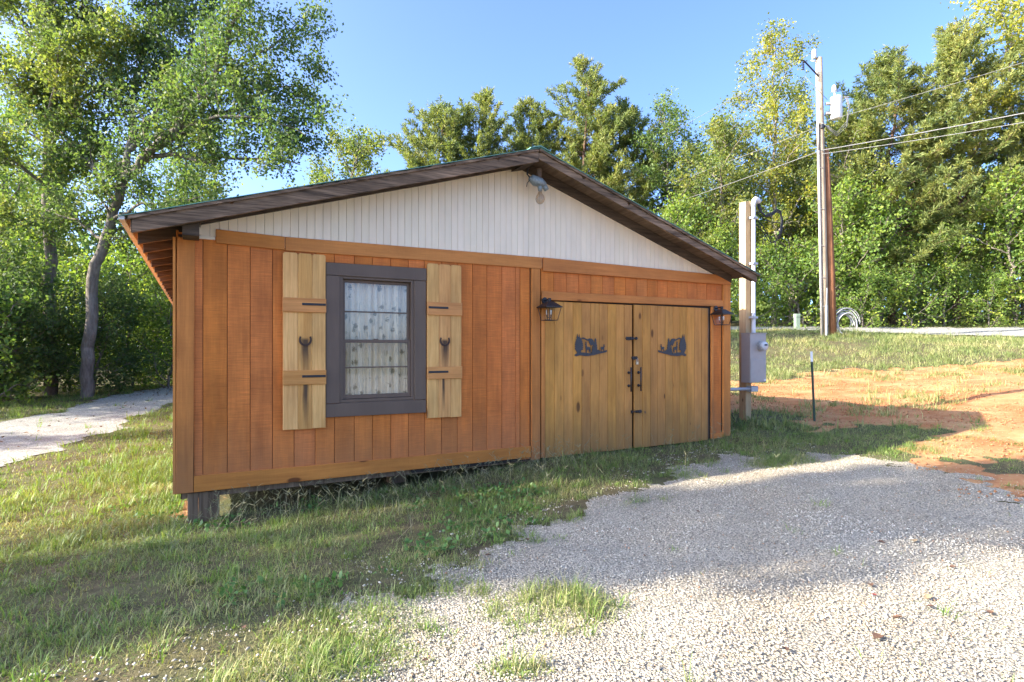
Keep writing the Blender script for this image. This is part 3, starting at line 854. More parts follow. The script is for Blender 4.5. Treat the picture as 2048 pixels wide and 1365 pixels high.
# ---- horseshoes
def horseshoe(u, z, label):
    m = MB(); P = []
    for k in range(15):
        a = R(148 + 244*k/14)
        x = .058*math.cos(a); y = .062*math.sin(a)
        P.append((x, y))
    V = []; F = []
    for i, (x, y) in enumerate(P):
        L = math.hypot(x, y); nx_, ny_ = x/L, y/L
        w = .011 if 2 < i < 12 else .009
        for (d, yy) in ((-w,-.010),(w,-.010),(w,0),(-w,0)):
            V.append((x+nx_*d, yy, y+ny_*d))
    for i in range(14):
        o = i*4; p = o+4
        for k in range(4):
            F.append((o+k, o+(k+1)%4, p+(k+1)%4, p+k))
    F += [(3,2,1,0), tuple(56+k for k in range(4))]
    m.add(V, F)
    # toe nail
    m.tube([(0,-.004,-.062),(0,-.018,-.062)], .006, 6)
    o = m.build('horseshoe', M['rust'], None)
    e = shed_empty('tmp', u, -.0435, z); o.location = e.location; o.rotation_euler = e.rotation_euler; bpy.data.objects.remove(e)
    tag(o, label, 'horseshoe', 'horseshoes on the shutters')
horseshoe(1.226, 1.605, 'rusty horseshoe with a long dark stain below, on the shutter nearer the shed corner')
horseshoe(2.866, 1.608, 'rusty horseshoe on the shutter between the window and the doors')

# ---- deer plaques (thin cut metal)
def plaque(u0, u1, z0, z1, flip, label):
    w, h = u1-u0, z1-z0
    def X(p): return [(((1-a) if flip else a)*w, b*h) for a, b in p]
    r = random.Random(3)
    def pine(cx, b, t, hw, n):
        L = []; Rr = []
        for i in range(n):
            f = i/n; y0 = b+(t-b)*f; ww = hw*(1-f*.85)
            L += [(cx-ww*(1+.12*r.random()), y0), (cx-ww*.62, y0+(t-b)/n*.8)]
            Rr += [(cx+ww*(1+.12*r.random()), y0), (cx+ww*.62, y0+(t-b)/n*.8)]
        return L + [(cx, t)] + Rr[::-1]
    shapes = []
    shapes.append([(0,.06),(.05,0),(.15,.05),(.33,.01),(.55,.04),(.80,.13),(.96,.18),(1,.24),(.97,.28),(.86,.22),(.74,.22),(.62,.16),(.45,.14),(.30,.17),(.18,.18),(.08,.15)])
    # tall twin-topped tree on one side
    t = [(.10,.12)]
    for i in range(12):
        f = i/11; t.append((.03-.015*(i % 2)+.05*max(0, f-.5)*2, .30+.52*f))
    t += [(.09,1.0),(.105,.86),(.13,.84),(.145,.98),(.165,.82),(.185,.80)]
    for i in range(12):
        f = 1-i/11; t.append((.245+.022*(i % 2)-.05*max(0, f-.5)*2, .30+.48*f))
    t += [(.20,.26),(.19,.14)]
    shapes.append(t)
    # arching bough and round tree
    shapes.append([(.19,.80),(.26,.835),(.32,.80),(.38,.75),(.44,.79),(.52,.78),(.57,.70),(.60,.56),(.62,.44),(.58,.40),(.545,.52),(.50,.46),(.47,.52),(.44,.60),(.42,.68),(.36,.70),(.30,.755),(.22,.77)])
    shapes.append(pine(.63, .14, .80, .085, 6))
    shapes.append(pine(.545, .14, .46, .04, 4))
    # buck
    shapes.append([(.335,.15),(.335,.33),(.325,.42),(.33,.50),(.31,.54),(.33,.575),(.305,.66),(.325,.60),(.345,.68),(.345,.58),(.375,.66),(.36,.56),(.362,.50),(.372,.43),(.43,.42),(.462,.40),(.465,.33),(.478,.24),(.498,.15),(.482,.15),(.455,.26),(.445,.15),(.432,.15),(.432,.29),(.39,.29),(.362,.28),(.358,.15)])
    # doe
    shapes.append([(.80,.22),(.80,.34),(.785,.40),(.80,.42),(.86,.41),(.878,.47),(.88,.55),(.893,.49),(.905,.55),(.905,.45),(.925,.42),(.895,.40),(.89,.22),(.875,.22),(.872,.30),(.82,.30),(.815,.22)])
    # little shrubs
    shapes.append([(.66,.18),(.655,.27),(.70,.24),(.72,.31),(.745,.24),(.78,.27),(.77,.19)])
    m = MB()
    bm = bmesh.new()
    for k, sp in enumerate(shapes):
        pts = X(sp)
        off = -.0006*k
        vs_ = [bm.verts.new((p[0], off-.006, p[1])) for p in pts]
        f = bm.faces.new(vs_)
        ex = bmesh.ops.extrude_face_region(bm, geom=[f])
        for v in ex['geom']:
            if isinstance(v, bmesh.types.BMVert): v.co.y += .004
    bmesh.ops.recalc_face_normals(bm, faces=bm.faces)
    bmesh.ops.triangulate(bm, faces=[f for f in bm.faces if len(f.verts) > 4])
    me = bpy.data.meshes.new('deer_plaque'); bm.to_mesh(me); bm.free(); me.materials.append(M['plaque'])
    o = link('deer_plaque', me)
    e = shed_empty('tmp', u0, -.010, z0); o.location = e.location; o.rotation_euler = e.rotation_euler; bpy.data.objects.remove(e)
    tag(o, label, 'plaque', 'deer silhouette plaques on the doors')
plaque(4.828, 5.412, 1.398, 1.722, False, 'dark metal deer and pine tree silhouette on the left door leaf')
plaque(6.385, 6.990, 1.388, 1.742, True, 'dark metal deer and pine tree silhouette on the right door leaf')

# ---- lanterns
def lantern(u, z, label):
    t = tag(shed_empty('wall_lantern', u, -.02, z), label, 'lantern', 'black wall lanterns beside the doors'); t.scale = (.86, .86, .95)
    m = MB(); m.tube([(0,0.0,0),(0,-.022,0)], [.055,.048], 14); m.build('backplate', M['black'], t)
    m = MB(); m.tube([(0,-.02,0),(0,-.08,.012),(0,-.150,.012)], .011, 8); m.tube([(0,-.15,-.03),(0,-.15,.028)], [.03,.024], 10); m.build('arm', M['black'], t, True)
    cy = -.150; zt, zb = -.095, -.285
    m = MB()
    a, b = .145, .045
    m.add([(-a,cy-a,zt),(a,cy-a,zt),(a,cy+a,zt),(-a,cy+a,zt),(-b,cy-b,-.02),(b,cy-b,-.02),(b,cy+b,-.02),(-b,cy+b,-.02)],
          [(0,1,5,4),(1,2,6,5),(2,3,7,6),(3,0,4,7),(4,5,6,7),(3,2,1,0)])
    m.box(-a-.006,a+.006,cy-a-.006,cy+a+.006,zt-.012,zt-.001)
    m.build('hood', M['black'], t)
    tw, bw = .132, .092
    fr = MB()
    for sx in (-1,1):
        for sy in (-1,1):
            fr.tube([(sx*tw,cy+sy*tw,zt-.008),(sx*bw,cy+sy*bw,zb)], .0052, 5)
    cs = [(-bw,cy-bw,zb),(bw,cy-bw,zb),(bw,cy+bw,zb),(-bw,cy+bw,zb)]
    for k in range(4): fr.tube([cs[k], cs[(k+1)%4]], .0052, 5)
    fr.build('frame', M['black'], t)
    for k, (sx, sy) in enumerate(((0,-1),(1,0),(0,1),(-1,0))):
        g = MB()
        if sx == 0:
            y1, y2 = cy+sy*(tw-.004), cy+sy*(bw-.004)
            g.add([(-tw+.006,y1,zt-.014),(tw-.006,y1,zt-.014),(bw-.006,y2,zb+.004),(-bw+.006,y2,zb+.004)], [(0,1,2,3)])
        else:
            x1, x2 = sx*(tw-.004), sx*(bw-.004)
            g.add([(x1,cy-tw+.006,zt-.014),(x1,cy+tw-.006,zt-.014),(x2,cy+bw-.006,zb+.004),(x2,cy-bw+.006,zb+.004)], [(0,1,2,3)])
        g.build('pane', M['lglass'], t)
    st_ = MB(); st_.tube([(0,cy,zt-.01),(0,cy,zb+.01)], .008, 6)
    for k in range(3):
        a_ = 2*math.pi*k/3+.5; x, y = .045*math.cos(a_), cy+.045*math.sin(a_)
        st_.tube([(0,cy,zb+.045),(x*.7,cy+(y-cy)*.7,zb+.035),(x,y,zb+.055),(x,y,zb+.085)], .005, 5)
    st_.build('candle_holder', M['black'], t)
    for k in range(3):
        a_ = 2*math.pi*k/3+.5; x, y = .045*math.cos(a_), cy+.045*math.sin(a_)
        c = MB(); c.lathe([(.009,.0),(.009,.03),(.012,.04),(.009,.058),(.002,.07)], 8, (x,y,zb+.08)); c.build('candle_bulb', M['porc'], t, True)
lantern(4.330, 2.160, 'black wall lantern hung at the top left corner of the doors')
lantern(7.635, 2.165, 'black wall lantern at the right corner of the shed')

# ---- bare bulb fixture under the ridge
fx = tag(shed_empty('flood_light', 4.06, -.25, 3.70), 'grey blue lamp socket with a bare bulb under the gable peak', 'light')
m = MB(); m.tube([(.04,0,.02),(.05,0,.16)], .035, 10); m.build('mount', M['soffit'], fx)
m = MB(); m.tube([(-.10,0,.0),(-.06,0,.01),(-.02,0,-.005),(.06,0,-.015),(.13,0,-.05)], [.028,.058,.066,.062,.045], 12); m.tube([(.10,0,-.02),(.15,-.02,-.11)], [.04,.034], 10); m.build('housing', M['fixture'], fx, True)
m = MB(); m.tube([(.055,0,-.06),(.06,0,-.13)], [.035,.024], 10); m.build('socket', M['fixture'], fx, True)
m = MB(); m.lathe([(.004,-.302),(.028,-.296),(.052,-.272),(.062,-.238),(.055,-.200),(.034,-.165),(.022,-.135),(.020,-.115)], 16, (.06,0,0)); m.build('bulb', M['bulb'], fx, True)
m = MB(); m.tube([(-.09,0,.02),(-.13,.01,.07),(-.12,.02,.13),(-.09,.03,.16)], .010, 6); m.tube([(-.10,0,-.01),(-.135,0,-.05),(-.145,0,-.10)], .005, 5); m.build('cord', M['cable'], fx, True)

# ------------------------------------------------------------------ meter post
PX, PY = 4.36, 10.66
pz = hz(PX, PY)
mp = empty('meter_post', (PX, PY, pz), R(28.7)); tag(mp, 'tall squared timber post carrying a grey electric meter box and white conduit', 'post')
PH = 4.26-pz
m = MB()
s_ = .074
m.add([(-s_,-s_,-.3),(s_,-s_,-.3),(s_,s_,-.3),(-s_,s_,-.3),(-s_,-s_,PH-.02),(s_,-s_,PH),(s_,s_,PH+.01),(-s_,s_,PH-.01)],
      [(0,3,2,1),(4,5,6,7),(0,1,5,4),(1,2,6,5),(2,3,7,6),(3,0,4,7)])
m.build('post', M['postw'], mp)
cx, cy = .075, -s_-.05
m = MB()
m.tube([(cx,cy,1.60),(cx,cy,PH-.12)], .037, 12, False)
m.tube([(cx,cy,PH-.12),(cx,cy,PH-.05),(cx+.02,cy,PH+.0),(cx+.06,cy,PH+.035),(cx+.11,cy,PH+.03),(cx+.15,cy,PH-.02)], [.042,.044,.046,.047,.048,.048], 12)
m.build('conduit', M['pvc'], mp, True)
for z in (1.9, 2.9, 3.75):
    m = MB(); m.rboard(cx-.07, cx+.07, z-.02, z+.02, cy-.047, -s_, .003); m.build('strap', M['pvcg'], mp)
m = MB()
m.rboard(-.20,.235,.70,1.60,-s_-.20,-s_-.004,.008); box = m.build('meter_box', M['galv'], mp)
m = MB(); m.rboard(-.19,.225,.70+.012,1.13,-s_-.206,-s_-.201,.003); m.build('cover', M['galv'], box)
m = MB(); m.rboard(-.207,.242,1.598,1.612,-s_-.212,-s_-.003,.003); m.build('lid', M['galv'], box)
m = MB(); m.tube([(.075,-s_-.20,1.37),(.075,-s_-.225,1.37)], .098, 18); m.build('meter_ring', M['galv'], box)
m = MB(); m.tube([(.075,-s_-.226,1.37),(.075,-s_-.30,1.37),(.075,-s_-.315,1.37)], [.082,.080,.07], 18); m.build('meter_glass', M['porc'], box, True)
m = MB(); m.rboard(.035,.115,1.375,1.405,-s_-.319,-s_-.316,.001); m.build('meter_dial', M['cable'], box)
m = MB(); m.rboard(.17,.22,.73,.76,-s_-.209,-s_-.2065,.001); m.build('sticker', M['whitep'], box)
m = MB(); m.tube([(.0,-s_-.06,.58),(-1.25,-.40,.62)], .030, 10); m.build('feed_pipe', M['pvcg'], mp, True)
m = MB(); m.rboard(-.06,.12,.53,.63,-s_-.12,-s_-.003,.006); m.build('pipe_elbow', M['pvcg'], mp)
m = MB()
tx, tz = cx+.15, PH-.03
for k, (o1, o2) in enumerate(((0,0),(.02,.03),(-.02,.05))):
    m.tube([(tx+o1,cy+.01*k,tz),(tx+.06+o1,cy,tz-.16),(tx+.16,cy-.02,tz-.24+o2*.5),(tx+.32,cy-.03,tz-.20+o2),(tx+.46,cy-.03,tz-.11+o2),(tx+.58,cy-.03,tz-.13+o2),(tx+.64+o1,cy-.02,tz-.26),(tx+.64+o1,cy,tz-.45),(tx+.58+o1,cy,tz-.60)], .013, 6)
m.tube([(cx+.05,cy,PH-.20),(tx+.10,cy,tz-.26),(tx+.34,cy,tz-.32),(tx+.60,cy,tz-.30)], .008, 5)
m.tube([(cx+.05,cy,PH-.30),(tx+.10,cy,tz-.42),(tx+.28,cy,tz-.60),(tx+.34,cy,tz-.68)], .009, 5)
m.tube([(cx+.05,cy,PH-.42),(tx+.12,cy,tz-.52),(tx+.27,cy,tz-.68),(tx+.40,cy,tz-.70),(tx+.58,cy,tz-.60)], .009, 5)
m.build('service_wire', M['cable'], mp, True)

# ------------------------------------------------------------------ fence T-post
tx_, ty_ = 5.60, 10.55
tp = empty('fence_stake', (tx_, ty_, hz(tx_, ty_)), R(12)); tag(tp, 'thin dark green metal fence stake with a white painted tip', 'stake')
tp.rotation_euler = (R(-1), R(-2), R(12))
def tee(z0, z1):
    m = MB(); m.box(-.020,.020,-.003,.003,z0,z1); m.box(-.003,.003,.0035,.032,z0,z1)
    return m
m = tee(-.3, 1.10)
for k in range(16): m.box(-.008,.008,-.010,-.0035,.10+k*.062,.125+k*.062)
m.build('stake', M['tgreen'], tp); tee(1.102,1.29).build('tip', M['twhite'], tp)

# ------------------------------------------------------------------ utility pole
UX, UY = 12.9, 23.5
uz = hz(UX, UY)
up = empty('utility_pole', (UX, UY, uz)); tag(up, 'tall pale grey utility pole carrying a white transformer can', 'utility pole')
HT = 13.5-uz
top = Vector((-.25, 0, HT))
def on(z, dx=0, dy=0): return (top.x*z/HT+dx, dy, z)
m = MB(); m.tube([on(-.6), on(3), on(6), on(9), on(HT)], [.165,.158,.150,.14,.128], 18); m.build('pole', M['pole'], up, True)
m = MB(); m.tube([on(.0,-.19,-.12), on(3,-.185,-.12), on(7.6,-.17,-.12)], .048, 8); m.tube([on(7.6,-.17,-.12), on(8.75,-.16,-.12)], .042, 8); m.build('conduit', M['galv'], up, True)
for z in (1.2, 2.4, 3.7, 5.2, 6.9):
    m = MB(); m.tube([on(z,-.25,-.14), on(z,.0,-.17)], .012, 5); m.build('strap', M['galv'], up)
m = MB(); m.tube([on(HT-.9,.06,-.05), on(HT-.25,-.78,-.30)], .03, 6); m.build('cutout_arm', M['black'], up)
m = MB()
for k in range(5): m.lathe([(.03,0),(.055,.02),(.03,.04)], 8, (top.x-.80,-.3,HT-.62+k*.085))
m.tube([(top.x-1.02,-.3,HT-.22),(top.x-.78,-.3,HT-.26),(top.x-.76,-.3,HT-.66)], .018, 6); m.build('fuse_cutout', M['black'], up)
m = MB(); m.lathe([(.06,0),(.10,.05),(.10,.16),(.08,.20),(.09,.24),(.09,.32),(.05,.38)], 12, (top.x-.22,-.05,HT-.05)); m.tube([(top.x-.35,-.05,HT-.12),(top.x-.1,-.05,HT-.18)], .025, 6); m.build('insulator', M['porc'], up, True)
trz = HT-2.5
m = MB(); tcx = top.x*.75+.62
m.lathe([(.20,-.04),(.225,0),(.228,.75),(.235,.78),(.235,.83),(.20,.87),(.08,.90)], 20, (tcx,-.06,trz)); tr = m.build('transformer', M['whitep'], up, True)
m = MB(); m.tube([(tcx-.08,-.1,trz+.88),(tcx-.10,-.1,trz+1.10)], [.045,.03], 8); m.lathe([(.06,0),(.10,.04),(.10,.15),(.075,.20),(.07,.26),(.02,.30)], 12, (tcx-.11,-.1,trz+1.05)); m.build('bushing', M['porc'], tr, True)
m = MB()
for z in (.15, .55): m.rboard(tcx-.42, tcx-.15, trz+z, trz+z+.09, -.12, .0, .003)
m.build('bracket', M['galv'], tr)
m = MB()
for k in range(3): m.tube([(tcx+.12+.06*k,-.2,trz+.78),(tcx+.30+.05*k,-.22,trz+.80)], .022, 6)
m.build('terminal', M['galv'], tr)
m = MB()
for k in range(3): m.tube([(tcx+.28+.05*k,-.22,trz+.80),(tcx+.42+.02*k,-.22,trz+.4),(tcx+.35,-.2,trz-.2-.1*k),(tcx-.05,-.18,trz-.62-.08*k),on(8.75,-.06,-.16)], .014, 5)
m.tube([on(HT-.9,-.75,-.3), on(HT-1.8,.2,-.2), (tcx-.11,-.1,trz+1.33)], .010, 5)
m.build('jumper_wire', M['cableg'], up, True)
m = MB(); m.tube([on(8.62,-.14,-.14), on(8.62,.16,-.14), on(8.62,.16,.1)], .03, 6); m.lathe([(.07,0),(.07,.16)], 8, (on(8.5)[0]-.02,-.18,8.5)); m.build('rack', M['black'], up)
# brown stub pole strapped beside it
sx_, sy_ = 13.22, 23.56
sp_ = empty('stub_pole', (sx_, sy_, hz(sx_, sy_))); tag(sp_, 'leaning reddish brown wooden pole stub against the utility pole', 'pole')
m = MB(); m.tube([(0.02,0,-.5),(-.05,0,2.5),(-.16,.02,5.5),(-.27,.03,7.72)], [.175,.165,.155,.145], 16); m.build('pole', M['stub'], sp_, True)
m = MB(); m.tube([(-.34,-.20,0),(-.34,-.20,1.25)], .045, 8); m.tube([(-.34,-.20,1.25),(-.32,-.20,1.95)], .03, 8); m.build('ground_wire_guard', M['pvcg'], sp_)
# coil of cable
cx_, cy_ = 14.05, 23.6
ck = empty('cable_coil', (cx_, cy_, hz(cx_, cy_))); tag(ck, 'big loose coil of grey cable leaning at the foot of the poles', 'cable coil')
r = random.Random(8)
for k in range(13):
    m = MB(); P = []
    rr = .56+r.uniform(-.17,.13); ox = -.12+r.uniform(-.06,.10); oy = r.uniform(-.12,.12); til = r.uniform(-.35,.35)
    for i in range(29):
        a = R(-25+ 235*i/28)+k*.05
        P.append((ox-.18+rr*math.cos(a)*.86, oy+til*.35*math.sin(a), .50+rr*math.sin(a)*(.98)))
    m.tube(P, .013 if k % 3 else .019, 6); m.build('cable_loop', M['coil'], ck, True)
# pedestal by the wood
qx, qy = 13.6, 27.2
pdz = hz(qx, qy)
m = MB(); m.rboard(-.11,.11,-.2,.62,-.10,.10,.02); m.rboard(-.125,.125,.60,.78,-.115,.115,.03)
o = m.build('cable_pedestal', M['pedestal'], None, False, (qx, qy, pdz)); tag(o, 'small grey green cable pedestal at the edge of the wood', 'pedestal')

# power lines
def wire(name, P0, P1, sag, r, label, mat, n=26):
    P0 = Vector(P0); P1 = Vector(P1); m = MB(); P = []
    for i in range(n+1):
        t = i/n; p = P0.lerp(P1, t); p.z -= sag*4*t*(1-t); P.append(p)
    m.tube(P, r, 5); o = m.build(name, mat, None, True); tag(o, label, 'power line', 'overhead lines'); return o
def upw(z, dx=0, dy=0):
    q = on(z, dx, dy); return (UX+q[0], UY+q[1], uz+q[2])
far = (-1.0, 62.0); rt = (26.0, 4.0)
wire('power_line', upw(HT+.25,-.22,-.05), (far[0],far[1],16.2), .5, .010, 'thin top wire running from the pole head down over the roof ridge', M['cableg'])
wire('power_line', upw(8.6,-.1,-.16), (far[0],far[1],14.0), .5, .012, 'middle wire running from below the transformer to the left', M['cableg'])
wire('power_line', upw(7.60,-.05,-.17), (far[0],far[1],12.6), .6, .016, 'thick lower cable running from the pole down behind the shed roof', M['cableg'])
wire('power_line', upw(7.60,-.05,-.17), (rt[0],rt[1],8.3), 0.35, .018, 'thick lower cable running from the pole to the right edge', M['cableg'])
wire('power_line', upw(7.45,-.05,-.17), (rt[0],rt[1],8.2), .55, .012, 'thin slack cable just below the thick one on the right', M['cableg'])
wire('power_line', upw(8.8,.1,-.16), (rt[0],rt[1],11.6), .5, .008, 'faint upper wire crossing the trees on the right', M['cableg'])

# ------------------------------------------------------------------ foliage
def seg_tubes(segs, sides):
    """segs: array (n, 8) p0 p1 r0 r1 -> V,F of open tubes"""
    S = np.asarray(segs, float)
    if len(S) == 0: return np.zeros((0,3)), np.zeros((0,4), int)
    p0, p1, r0, r1 = S[:, :3], S[:, 3:6], S[:, 6], S[:, 7]
    t = p1-p0; L = np.linalg.norm(t, axis=1, keepdims=True); t = t/np.maximum(L, 1e-6)
    a = np.where(np.abs(t[:, 2:3]) < .9, np.array([[0,0,1.]]), np.array([[1.,0,0]]))
    a = a-t*(a*t).sum(1, keepdims=True); a /= np.linalg.norm(a, axis=1, keepdims=True); b = np.cross(t, a)
    n = len(S); V = np.empty((n, 2, sides, 3))
    for k in range(sides):
        d = a*math.cos(2*math.pi*k/sides)+b*math.sin(2*math.pi*k/sides)
        V[:, 0, k] = p0-t*r0[:, None]*.3+d*r0[:, None]; V[:, 1, k] = p1+t*r1[:, None]*.3+d*r1[:, None]
    base = (np.arange(n)*2*sides)[:, None]
    k = np.arange(sides); k2 = (k+1) % sides
    F = np.stack([base+k, base+k2, base+sides+k2, base+sides+k], 2).reshape(-1, 4)
    return V.reshape(-1, 3), F

def leaves(rg, C, size, wid, up=0.35, axis=None, axw=0.0, fold=0.12):
    """rhombic leaves at C"""
    n = len(C)
    a = rg.normal(size=(n, 3)); a[:, 2] -= .25
    if axis is not None: a = a*(1-axw)+axis*axw*1.8
    a /= np.linalg.norm(a, axis=1, keepdims=True)
    nn = rg.normal(size=(n, 3)); nn[:, 2] += up*2
    nn -= a*(nn*a).sum(1, keepdims=True); nn /= np.linalg.norm(nn, axis=1, keepdims=True)
    s = np.cross(a, nn)
    L = (size*rg.uniform(.65, 1.25, n))[:, None]; W = L*wid
    V = np.empty((n, 4, 3))
    V[:, 0] = C; V[:, 1] = C+a*L*.48+s*W*.5+nn*W*fold; V[:, 2] = C+a*L; V[:, 3] = C+a*L*.48-s*W*.5+nn*W*fold
    F = np.arange(n*4).reshape(n, 4)
    return V.reshape(-1, 3), F

def unit(v): return v/max(1e-9, np.linalg.norm(v))
def resample(P, n):
    P = np.asarray(P, float); d = np.r_[0, np.cumsum(np.linalg.norm(np.diff(P, axis=0), axis=1))]
    t = np.linspace(0, d[-1], n)
    return np.stack([np.interp(t, d, P[:, k]) for k in range(3)], 1), d[-1]

def foliate(seed, limbs, per_m, sec_len, n_twig, twig_len, n_leaf, leaf, wid=.6, up=.3, spread=.10, droop=0.0, sec_up=.25):
    """limbs: (points, r0, r1, t_start, density). returns wood(V,F), leaves(V,F)"""
    rg = np.random.default_rng(seed)
    thick = []; thin = []; tw0 = []; tw1 = []
    for (P, r0, r1, ts, den) in limbs:
        Q, L = resample(P, max(4, int(len(P)*3)))
        Q[1:-1] += rg.normal(size=(len(Q)-2, 3))*min(.05, L*.01)
        n = len(Q)
        for i in range(n-1):
            f0, f1 = i/(n-1), (i+1)/(n-1)
            thick.append([*Q[i], *Q[i+1], r0+(r1-r0)*f0, r0+(r1-r0)*f1])
        ns = max(1, int(L*(1-ts)*per_m*den))
        for k in range(ns):
            t = ts+(1-ts)*(k+rg.random())/ns
            x = t*(n-1); i = min(n-2, int(x)); p = Q[i]+(Q[i+1]-Q[i])*(x-i); tg = unit(Q[i+1]-Q[i])
            d = rg.normal(size=3); d -= tg*d.dot(tg); d = unit(unit(d)+tg*rg.uniform(.3, 1.0)+np.array([0,0,sec_up]))
            SL = sec_len*rg.uniform(.5, 1.2)*(1-.45*t)
            pts = [p]; dd = d.copy()
            for q in range(4):
                dd = unit(dd+rg.normal(size=3)*.18+np.array([0,0,.06-droop*q])); pts.append(pts[-1]+dd*SL/4)
            rr = max(.008, (r0+(r1-r0)*t)*.38)
            for q in range(4):
                thin.append([*pts[q], *pts[q+1], rr*(1-q*.22), rr*(1-(q+1)*.22)])
            for w in range(n_twig):
                f = .25+.75*(w+rg.random())/n_twig; x2 = f*4; j = min(3, int(x2)); b = pts[j]+(pts[j+1]-pts[j])*(x2-j)
                td = unit(unit(pts[j+1]-pts[j])*.7+unit(rg.normal(size=3))*.9+np.array([0,0,.1-droop]))
                e = b+td*twig_len*rg.uniform(.6, 1.2)
                tw0.append(b); tw1.append(e); thin.append([*b, *e, rr*.25+.003, .003])
    tw0 = np.array(tw0); tw1 = np.array(tw1)
    nt_ = len(tw0)
    cnt = rg.poisson(n_leaf, nt_)
    ix = np.repeat(np.arange(nt_), cnt)
    f = rg.uniform(.1, 1.05, len(ix))[:, None]
    C = tw0[ix]+(tw1[ix]-tw0[ix])*f+rg.normal(size=(len(ix), 3))*spread
    LV, LF = leaves(rg, C, leaf, wid, up)
    V1, F1 = seg_tubes(thick, 9); V2, F2 = seg_tubes(thin, 4)
    return (np.vstack([V1, V2]), np.vstack([F1, F2+len(V1)])), (LV, LF)

def tree_meshes(name, wood_vf, leaf_vf, bark_m, leaf_m):
    a = np_mesh('trunk', *wood_vf, bark_m); a.polygons.foreach_set('use_smooth', np.ones(len(a.polygons), bool))
    b = np_mesh('crown', *leaf_vf, leaf_m)
    return a, b

def decid_limbs(seed, H, R_, h0, lean=.3, nb=22, r=.2, shape='oval', t0=.35):
    rg = np.random.default_rng(seed)
    P = [np.array([0,0,-.4])]; 
    dx, dy = rg.normal(size=2)*lean
    for i in range(1, 8):
        t = i/7; P.append(np.array([dx*t*t+rg.normal()*.08, dy*t*t+rg.normal()*.08, H*.97*t]))
    limbs = [(P, r, .02, max(.45, h0/H), 1.0)]
    PP, _ = resample(P, 40)
    ang = rg.random()*6.28
    for k in range(nb):
        f = (k+.5)/nb; z = h0+(H*.93-h0)*f; base = PP[min(39, int(z/H/.97*39))]
        ang += 2.4+rg.normal()*.3
        if shape == 'oval': prof = math.sin(math.pi*(.16+.80*f))**.7
        elif shape == 'cone': prof = (1-f)*.95+.12
        else: prof = .55+.45*math.sin(math.pi*(.1+.85*f))
        L = R_*prof*rg.uniform(.75, 1.2)
        d = np.array([math.cos(ang), math.sin(ang), .25+.75*f]); d = unit(d)
        pts = [base]
        for q in range(4):
            d = unit(d+rg.normal(size=3)*.13+np.array([0,0,.07])); pts.append(pts[-1]+d*L/4)
        limbs.append((pts, max(.025, r*.42*(1-f*.65)), .012, t0*.6, 1.0))
    return limbs

def pine(seed, H, R_, h0, r=.2, n_wh=34, tuft=8):
    rg = np.random.default_rng(seed)
    thick = []; thin = []; C = []; A = []
    P = [np.array([0,0,-.4])]+[np.array([rg.normal()*.025*t, rg.normal()*.025*t, H*t/8]) for t in range(1, 9)]
    Q, _ = resample(P, 24)
    for i in range(23): thick.append([*Q[i], *Q[i+1], r*(1-i/24)+.015, r*(1-(i+1)/24)+.015])
    for w in range(n_wh):
        f = (w+rg.random()*.8)/n_wh; z = h0+(H*.985-h0)*f; b0 = Q[min(23, int(z/H*23))].copy(); b0[2] = z
        for k in range(rg.integers(4, 7)):
            a = rg.random()*6.28
            L = R_*(min(1.0, ((1-f)*2.1)**.75)*.92+.07)*rg.uniform(.45, 1.2)
            d = unit(np.array([math.cos(a), math.sin(a), .10+.55*f])); pts = [b0]
            for q in range(4):
                d = unit(d+rg.normal(size=3)*.10+np.array([0,0,-.05+.09*q])); pts.append(pts[-1]+d*L/4)
            rr = max(.012, r*.28*(1-f))
            for q in range(4): thin.append([*pts[q], *pts[q+1], rr*(1-q*.22), rr*(1-(q+1)*.22)])
            nsb = max(3, int(L/.15))
            for s in range(nsb):
                ff = .22+.78*(s+rg.random())/nsb; x2 = min(3.999, ff*4); j = int(x2); b = pts[j]+(pts[j+1]-pts[j])*(x2-j)
                td = unit(unit(pts[j+1]-pts[j])*.8+unit(rg.normal(size=3)*np.array([1,1,.35]))*.9+np.array([0,0,.18]))
                e = b+td*rg.uniform(.18, .50)*(1.25-ff*.5)
                thin.append([*b, *e, .010, .004])
                for q in np.linspace(.3, 1.0, 3):
                    pc = b+(e-b)*q
                    m_ = tuft
                    C.append(pc+rg.normal(size=(m_, 3))*.035); A.append(np.repeat(unit(td+np.array([0,0,.35]))[None], m_, 0))
    C = np.vstack(C); A = np.vstack(A)
    LV, LF = leaves(rg, C, .25, .20, .2, A, .45, .0)
    V1, F1 = seg_tubes(thick, 8); V2, F2 = seg_tubes(thin, 3)
    # 3-sided tubes are quads too
    return (np.vstack([V1, V2]), np.vstack([F1, F2+len(V1)])), (LV, LF)

def plant_tree(name, meshes, x, y, rz, sc, label, group=None, cat='tree', sz=None):
    t = empty(name, (x, y, hz(x, y)-.05), rz); t.scale = (sc, sc, sz or sc)
    link('trunk', meshes[0], t); link('crown', meshes[1], t)
    tag(t, label, cat, group); return t

